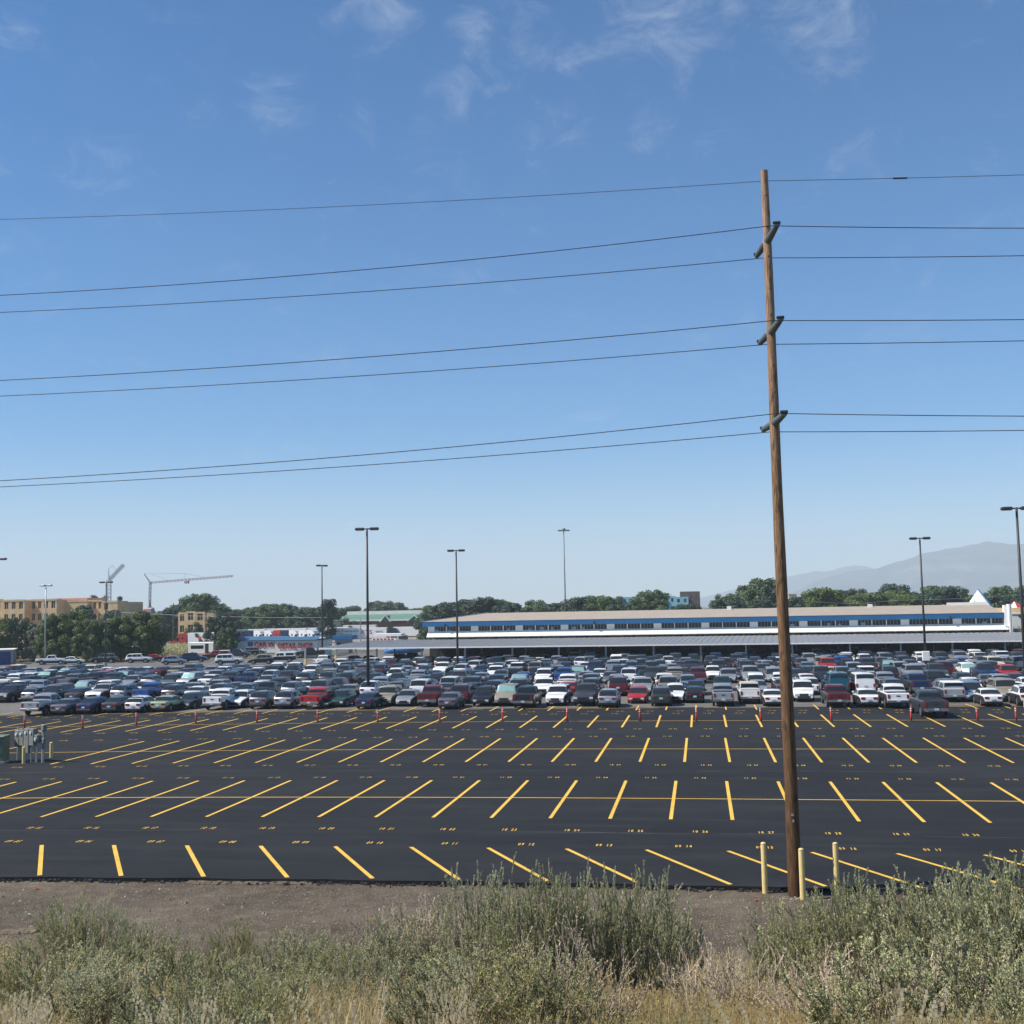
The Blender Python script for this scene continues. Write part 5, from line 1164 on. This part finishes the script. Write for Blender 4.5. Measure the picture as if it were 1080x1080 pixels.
HERO = [(402,945,23,.8,'twiggy','thin wispy dry shrub against the gravel left of centre'),(440,950,22.5,.9,'sage','soft sagebrush against the gravel beside the brown twiggy bush'),(150,968,22,.8,'sage','sagebrush just right of the twin peaks at left'),(305,975,22,.9,'sage','round sagebrush at the gravel edge, right of the yellow-green peak'), # px, top py, Y, width, kind, label
 (18,1002,16,1.0,'rabbit','yellow-green bush at the left edge low in the photo'),(70,940,24,.72,'sage','tall sagebrush, left one of the two peaks standing against the gravel'),(108,944,25,.6,'sage','tall sagebrush, right one of the two peaks standing against the gravel'),
 (50,985,18,1.1,'sage','wide grey sagebrush in front of the twin peaks at left'),(125,982,20,1.0,'sage','grey sagebrush leaning right below the twin peaks'),(95,1010,15,1.2,'sage','wide low sagebrush at lower left with dark bare branches'),
 (188,984,21,.7,'sage','pale sagebrush standing alone right of the twin peaks'),(245,964,22,.62,'rabbit','yellow-green rabbitbrush peak on the gravel edge left of centre'),(222,1000,17,1.0,'sage','grey sagebrush beneath the yellow-green peak'),
 (330,980,22,.9,'sage','low grey sagebrush at the gravel edge below the third stall line'),(352,985,20,.8,'sage','dense dark-centred sagebrush right of the low grey one'),(280,1015,15,1.0,'sage','pale sagebrush at the bottom left of centre'),
 (388,992,19,.7,'sage','pale feathery sagebrush near the middle left'),(413,966,21,.8,'sage','soft grey-green bush at the gravel edge'),(455,935,22,1.0,'twiggy','brown twiggy bush left of the tall centre sagebrush'),
 (500,904,20,.55,'sage','tall sagebrush reaching over the asphalt edge, leftmost of the centre group'),(545,905,19,.6,'sage','tall pale sagebrush crossing a yellow stall line near the centre'),(583,905,19.5,.5,'sage','tall sagebrush right of the pale one at centre'),
 (618,912,20,.55,'sage','sagebrush with a pointed top right of centre'),(662,906,20,.6,'sage','tall sagebrush beneath the second stall line right of centre'),(700,926,21,.7,'sage','rounded sagebrush at the gravel edge left of the bollards'),
 (600,960,15,1.1,'twiggy','brown grey twiggy bush in the middle of the thicket'),(500,985,15,1.1,'rabbit','olive green bush at bottom centre'),(545,1000,13,1.2,'rabbit','olive green bush low at bottom centre right'),
 (760,985,17,1.0,'twiggy','dry shrub below the gravel patch'),(830,948,22,.8,'sage','grey sagebrush in front of the left bollard'),(862,938,23,.7,'sage','sagebrush at the foot of the middle bollard'),
 (893,914,22,.7,'sage','sagebrush hiding the foot of the right bollard'),(922,916,21,.8,'sage','tall sagebrush right of the bollards'),(868,985,16,1.1,'twiggy','bare grey tangle below the bollards'),
 (962,925,20,1.0,'sage','dense sagebrush under the right stall lines'),(1003,905,19,.8,'sage','tall sagebrush crossing the stall line near the right edge'),(1022,909,20,.7,'sage','sagebrush peak just left of the right edge'),
 (1060,897,18,.8,'sage','tallest sagebrush at the right edge'),(1080,893,17,.8,'sage','sagebrush cut by the right edge'),(1040,960,14,1.1,'sage','wide sagebrush low at the right edge'),(980,975,15,1.2,'twiggy','brown twiggy hollow between the right-hand sagebrushes'),(910,985,14,1.1,'sage','wide grey sagebrush low at the right')]
for px, py, Y, w, k, lab in HERO:
    q = at(px, py, Y); h = max(.5, q.z-gz(q.x, Y)); bush(k, q.x, Y, h*1.02, w*min(1, 1.5/h)+.18, {'sage': random.choice(['sage','sage','sage_pale']), 'rabbit':'rabbit', 'twiggy':'dry_twig'}[k], lab, None)
rb_ = random.Random(5); spots = [(h[0], h[2]) for h in HERO]
for i in range(150):
    Y = rb_.uniform(8.5, 27) ; lo, hi = ray(-60, 1000), ray(1140, 1000); x = rb_.uniform(lo.x/lo.y*Y, hi.x/hi.y*Y)
    px = 540+1207*(Vector((x, Y, -5)).dot(RV))/(Vector((x, Y, -5)).dot(F))
    if Y > 22 and px < 640 : continue
    if 700 < px < 800 and Y > 17: continue
    if 610 < px < 890 and Y < 19 and rb_.random() < .72: continue
    if rb_.random() < .42: continue
    lim = interp([(0,990),(150,985),(300,995),(420,985),(470,935),(640,925),(720,945),(760,990),(820,965),(880,935),(1000,920),(1100,905)], px)
    top = at(px, lim+rb_.uniform(5, 60), Y).z-gz(x, Y); h = min(rb_.uniform(.6, 1.5), top)
    if h < .35: continue
    k = rb_.choices(['sage','rabbit','twiggy'], [6, 1.6, 2.4])[0]; side = 'left' if px < 360 else ('middle' if px < 720 else 'right')
    band_ = 'lower' if Y < 15 else 'upper'
    mt_ = {'sage': rb_.choice(['sage','sage','sage_pale']), 'rabbit':'rabbit', 'twiggy':'dry_twig'}[k]
    nm_ = {'sage':'grey-green sagebrush','rabbit':'yellow-green rabbitbrush','twiggy':'brown twiggy shrub'}[k]
    bush(k, x, Y, h, rb_.uniform(.8, 1.25), mt_, '%s filling the %s %s part of the brush slope' % (nm_, band_, side), '%s thicket, %s %s' % (nm_, band_, side))
# grass: nobody could count it
def grass(name, n, mt_, hr, wr, dens, label, ymin=7.5, ymax=30, droop=.35, heads=0):
    m_ = MB(); rg = random.Random(name); made = 0; clumps = []
    while made < n:
        if not clumps or rg.random() < .06:
            Y = rg.uniform(ymin, ymax); lo, hi = ray(-40, 1000), ray(1120, 1000); x = rg.uniform(lo.x/lo.y*Y, hi.x/hi.y*Y)
            px = 540+1207*(Vector((x, Y, -5)).dot(RV))/(Vector((x, Y, -5)).dot(F))
            if rg.random() > dens(px, Y): continue
            clumps = [(x, Y)]
        cx_, cy_ = clumps[0]; x = cx_+rg.gauss(0, .13); y = cy_+rg.gauss(0, .13); z = gz(x, y)-.02
        h = rg.uniform(*hr); a = rg.uniform(0, 6.28); dx, dy = math.cos(a), math.sin(a); dr = droop*h*rg.uniform(.1, 1); w = rg.uniform(*wr); sx, sy = -dy*w, dx*w
        if rg.random() < .5: sx, sy = w, 0
        p0 = Vector((x, y, z)); p1 = p0+Vector((dx*dr*.3, dy*dr*.3, h*.6)); p2 = p0+Vector((dx*dr, dy*dr, h)); s = Vector((sx, sy, 0))
        m_.quad(p0-s, p0+s, p1+s*.8, p1-s*.8); m_.tri(p1-s*.8, p1+s*.8, p2)
        if heads and rg.random() < heads:
            for q in range(7):
                c = p1.lerp(p2, .55+.45*q/7)+Vector((rg.gauss(0,.006), rg.gauss(0,.006), 0)); e = .011; m_.quad(c-Vector((e,0,e)), c+Vector((e,0,-e)), c+Vector((e,0,e*1.5)), c+Vector((-e,0,e*1.5)))
        made += 1
    return tag(m_.build(name, MT[mt_]), label, 'grass', kind='stuff')
def d1(px, Y):
    v = .55
    if 560 < px < 900: v = .95 if Y < 22 else .4
    if 150 < px < 300: v = .5 if Y < 20 else .1
    if px > 950: v = .6 if Y < 14 else .25
    if Y > 21 and px < 600: v *= .25
    return v
grass('dry_grass', 185000, 'straw', (.25, .8), (.002, .0045), d1, 'dry straw-coloured grass between the shrubs on the slope', heads=.12)
grass('green_weeds', 16000, 'weed_green', (.15, .5), (.003, .006), lambda px, Y: .5 if Y < 20 else .15, 'greenish weeds and grass low on the brush slope')
grass('tall_stalks', 2400, 'straw_pale', (.7, 1.25), (.0025, .0045), lambda px, Y: .5 if Y < 25 else .25, 'tall pale dead stalks poking above the brush', droop=.5, heads=.5)
grass('gravel_tufts', 900, 'straw', (.05, .22), (.003, .006), lambda px, Y: .5, 'tiny dry tufts scattered on the gravel edge', ymin=28, ymax=37.3)
# loose pebbles on the shoulder
pb_ = MB(); rg = random.Random(3)
for _ in range(15000):
    Y = rg.uniform(26, 38.3); x = rg.uniform(-24, 10)
    if Y > EDGE+bend(x)-.35: continue
    s = rg.uniform(.010, .034) if rg.random() < .975 else rg.uniform(.04, .08); z = gz(x, Y); k = len(pb_.v)
    pb_.v += [(x-s, Y, z), (x, Y-s*.8, z), (x+s, Y+s*.2, z), (x+s*.2, Y+s*.9, z), (x+rg.uniform(-.3,.3)*s, Y, z+s*rg.uniform(.6, 1.1))]
    for a, b in ((0,1),(1,2),(2,3),(3,0)): pb_.f.append((k+a, k+b, k+4)); pb_.m.append(0)
mat('pebble', (.24,.205,.175), .9, .2, 6, island=.5)
tag(pb_.build('pebbles', MT['pebble']), 'loose grey and tan pebbles scattered over the gravel shoulder', 'pebbles', kind='stuff')
cr_ = MB()
for _ in range(420):
    x = rg.uniform(-25, 10); y = EDGE+bend(x)+.05*math.sin(x*1.3)+.03*math.sin(x*3.7)-abs(rg.gauss(0, .12))-.01; sx, sy, sz = rg.uniform(.015, .07), rg.uniform(.015, .05), rg.uniform(.01, .05); z = -.14
    cr_.box(x-sx, x+sx, y-sy, y+sy, z-.01, z+sz*2, bev=.008)
mat('asphalt_crumb', (.035,.035,.037), .9, .2, 8, island=.3)
tag(cr_.build('asphalt_crumbs', MT['asphalt_crumb']), 'dark crumbs of broken asphalt along the edge of the lot', 'rubble', kind='stuff')
# scraps of litter
for px, py, mt_, lab in ((39, 937, 'orange_post', 'tiny orange scrap of litter on the gravel near the left edge'), (798, 949, 'orange_post', 'tiny orange scrap of litter on the gravel left of the bollards'), (30, 963, 'white_paint', 'small white stone chip on the gravel near the left edge')):
    q = onz(px, py, -.1); z = gz(q.x, q.y); m_ = MB(); m_.box(-.06, .06, -.03, .03, 0, .05, bev=.012); o = tag(m_.build('litter', MT[mt_]), lab, 'litter'); o.location = (q.x, q.y, z); o.rotation_euler = (0, .2, .5)
# low ridges of soil; the left one stands in for a dark shadow
sr = MB()
for px0, px1, py, n_ in ((-5, 38, 983, 60), (200, 330, 931.5, 90)):
    for i in range(n_):
        q = onz(px0+(px1-px0)*i/n_, py+random.uniform(-1.2, 1.2), -.14); z = gz(q.x, q.y); s = random.uniform(.06, .16); sr.box(q.x-s, q.x+s, q.y-s, q.y+s, z-.05, z+s*.45, bev=s*.3)
tag(sr.build('soil_and_shadow_ridges', MT['soil_slope']), 'low dirt ridges on the gravel shoulder, left one standing in for a shadow', 'dirt', kind='stuff')
print('bushes', NB, 'trees', cnt)

# ------------------------------------------------------------------ mountains
def ridge(name, prof, Y, depth, seed, label):
    xsR = []; m_ = MB(); rr = random.Random(seed); px0, px1 = prof[0][0], prof[-1][0]; n = 150; rows = 22
    from mathutils import noise
    for j in range(rows+1):
        v = j/rows; yy = Y-depth+2*depth*v; shape = 1-abs(2*v-1); shape = shape**.85
        for i in range(n+1):
            px = px0+(px1-px0)*i/n; p = at(px, interp(prof, px), Y); x = p.x
            nz_ = noise.fractal(Vector((x*.0015, yy*.0015, seed)), 1.0, 2.1, 6); hgt = max(0, p.z)*shape*(1+.55*nz_*(1-shape*.8))+nz_*42*shape
            m_.v.append((x, yy, hgt-3))
    for j in range(rows):
        for i in range(n): a = j*(n+1)+i; m_.f.append((a, a+1, a+n+2, a+n+1)); m_.m.append(0)
    return tag(m_.build(name, MT['rock_hill'], smooth=True), label, kind='structure')
ridge('mountain_range', [(800,641),(840,622),(870,611),(905,601),(930,598),(960,588),(985,583),(1010,577),(1040,571),(1062,573),(1090,573),(1150,560),(1260,566),(1400,600),(1520,630)], 8000, 1500, 4, 'hazy blue mountain slope rising to the right')
ridge('far_mountain_range', [(690,640),(740,628),(790,618),(830,608),(860,599),(885,596),(915,597),(940,604),(1000,600),(1200,600),(1400,620)], 10400, 1100, 9, 'fainter mountain range behind and left of the nearer slope')

# ------------------------------------------------------------------ haze, sky, sun
HZ = 1.75e-4
hb_ = MB(); hb_.box(-12600, 12600, -400, 12500, -2.5, 640)
hm = bpy.data.materials.new('haze'); hm.use_nodes = True; nt = hm.node_tree
for n_ in list(nt.nodes): 
    if n_.type != 'OUTPUT_MATERIAL': nt.nodes.remove(n_)
pv = nt.nodes.new('ShaderNodeVolumePrincipled'); pv.inputs['Color'].default_value = (.80,.91,1,1); pv.inputs['Density'].default_value = HZ; pv.inputs['Anisotropy'].default_value = 0
nt.links.new(pv.outputs[0], nt.nodes['Material Output'].inputs['Volume'])
tag(hb_.build('haze', hm), 'pale summer haze over the valley', 'haze', kind='stuff')

SUN_EL, SUN_AZ = 48.0, 251.0       # azimuth clockwise from +Y
w = bpy.data.worlds.new('World'); scene.world = w; w.use_nodes = True; nt = w.node_tree; N = nt.nodes; L = nt.links
bg = N['Background']; bg.inputs['Strength'].default_value = .097
sky = N.new('ShaderNodeTexSky'); sky.sky_type = 'NISHITA'; sky.sun_disc = False; sky.sun_elevation = R_(SUN_EL); sky.sun_rotation = R_(SUN_AZ); sky.altitude = 1300; sky.air_density = 1.0; sky.dust_density = .35; sky.ozone_density = 4.0
tc = N.new('ShaderNodeTexCoord')
nz = N.new('ShaderNodeTexNoise'); nz.inputs['Scale'].default_value = 19; nz.inputs['Detail'].default_value = 11; nz.inputs['Roughness'].default_value = .70; nz.inputs['Distortion'].default_value = .7
mpn = N.new('ShaderNodeMapping'); mpn.inputs['Scale'].default_value = (1, 1, 1.6); L.new(tc.outputs['Generated'], mpn.inputs[0]); L.new(mpn.outputs[0], nz.inputs['Vector'])
acc_ = None
for px, py, r, s in ((500,32,30,1),(525,42,55,.55),(590,58,28,.6),(195,86,30,.7),(412,6,36,.85),(287,118,34,.5),(690,130,34,.8),(572,118,26,.75),(606,128,30,.6),(440,140,24,.5),(484,106,20,.5),(700,6,60,.9),(772,4,22,.7),(850,16,62,.75),(878,40,40,.45),(334,32,26,.6),(205,12,30,.4),(748,130,30,.35),(0,40,40,.4),(380,118,22,.35), (1036,577,22,1.1),(955,586,44,.75),(900,596,30,.5),(356,597,12,.5),(640,20,30,.3)):
    d = ray(px, py).normalized()
    vd = N.new('ShaderNodeVectorMath'); vd.operation = 'DISTANCE'; vd.inputs[1].default_value = d; L.new(tc.outputs['Generated'], vd.inputs[0])
    mr = N.new('ShaderNodeMapRange'); mr.interpolation_type = 'SMOOTHSTEP'; mr.inputs['From Min'].default_value = 0; mr.inputs['From Max'].default_value = r/1207*1.7; mr.inputs['To Min'].default_value = s; mr.inputs['To Max'].default_value = 0; L.new(vd.outputs['Value'], mr.inputs['Value'])
    if acc_ is None: acc_ = mr.outputs[0]
    else:
        mm = N.new('ShaderNodeMath'); mm.operation = 'MAXIMUM'; L.new(acc_, mm.inputs[0]); L.new(mr.outputs[0], mm.inputs[1]); acc_ = mm.outputs[0]
nr = N.new('ShaderNodeMapRange'); nr.inputs['From Min'].default_value = .36; nr.inputs['From Max'].default_value = .74; L.new(nz.outputs['Fac'], nr.inputs['Value'])
ml = N.new('ShaderNodeMath'); ml.operation = 'MULTIPLY_ADD'; ml.inputs[1].default_value = .23; L.new(acc_, ml.inputs[0]); L.new(nz.outputs['Fac'], ml.inputs[2])
nr.interpolation_type = 'SMOOTHSTEP'; nr.inputs['From Min'].default_value = .53; nr.inputs['From Max'].default_value = .98; L.new(ml.outputs[0], nr.inputs['Value']); ml = nr
m2 = N.new('ShaderNodeMath'); m2.operation = 'MULTIPLY'; m2.inputs[1].default_value = .30; m2.use_clamp = True; L.new(ml.outputs[0], m2.inputs[0])
mx = N.new('ShaderNodeMix'); mx.data_type = 'RGBA'; mx.inputs['B'].default_value = (6.8, 7.0, 7.4, 1); L.new(m2.outputs[0], mx.inputs['Factor']); hsv = N.new('ShaderNodeHueSaturation'); hsv.inputs['Saturation'].default_value = 1.62; L.new(sky.outputs[0], hsv.inputs['Color']); L.new(hsv.outputs[0], mx.inputs['A']); L.new(mx.outputs['Result'], bg.inputs['Color'])
sl = bpy.data.lights.new('sun', 'SUN'); sl.energy = 5.0; sl.angle = R_(.53); sl.color = (1, .93, .82); so = link('sun', sl)
dirn = Vector((math.sin(R_(SUN_AZ))*math.cos(R_(SUN_EL)), math.cos(R_(SUN_AZ))*math.cos(R_(SUN_EL)), math.sin(R_(SUN_EL)))); so.rotation_euler = dirn.to_track_quat('Z', 'Y').to_euler(); so.location = (0, 0, 60)
scene.render.engine = 'CYCLES'
scene.view_settings.view_transform = 'Standard'; scene.view_settings.look = 'None'; scene.view_settings.exposure = 0.43; scene.view_settings.gamma = 1
scene.render.resolution_x = 1024; scene.render.resolution_y = 1024
scene.cycles.volume_bounces = 1; scene.cycles.max_bounces = 6
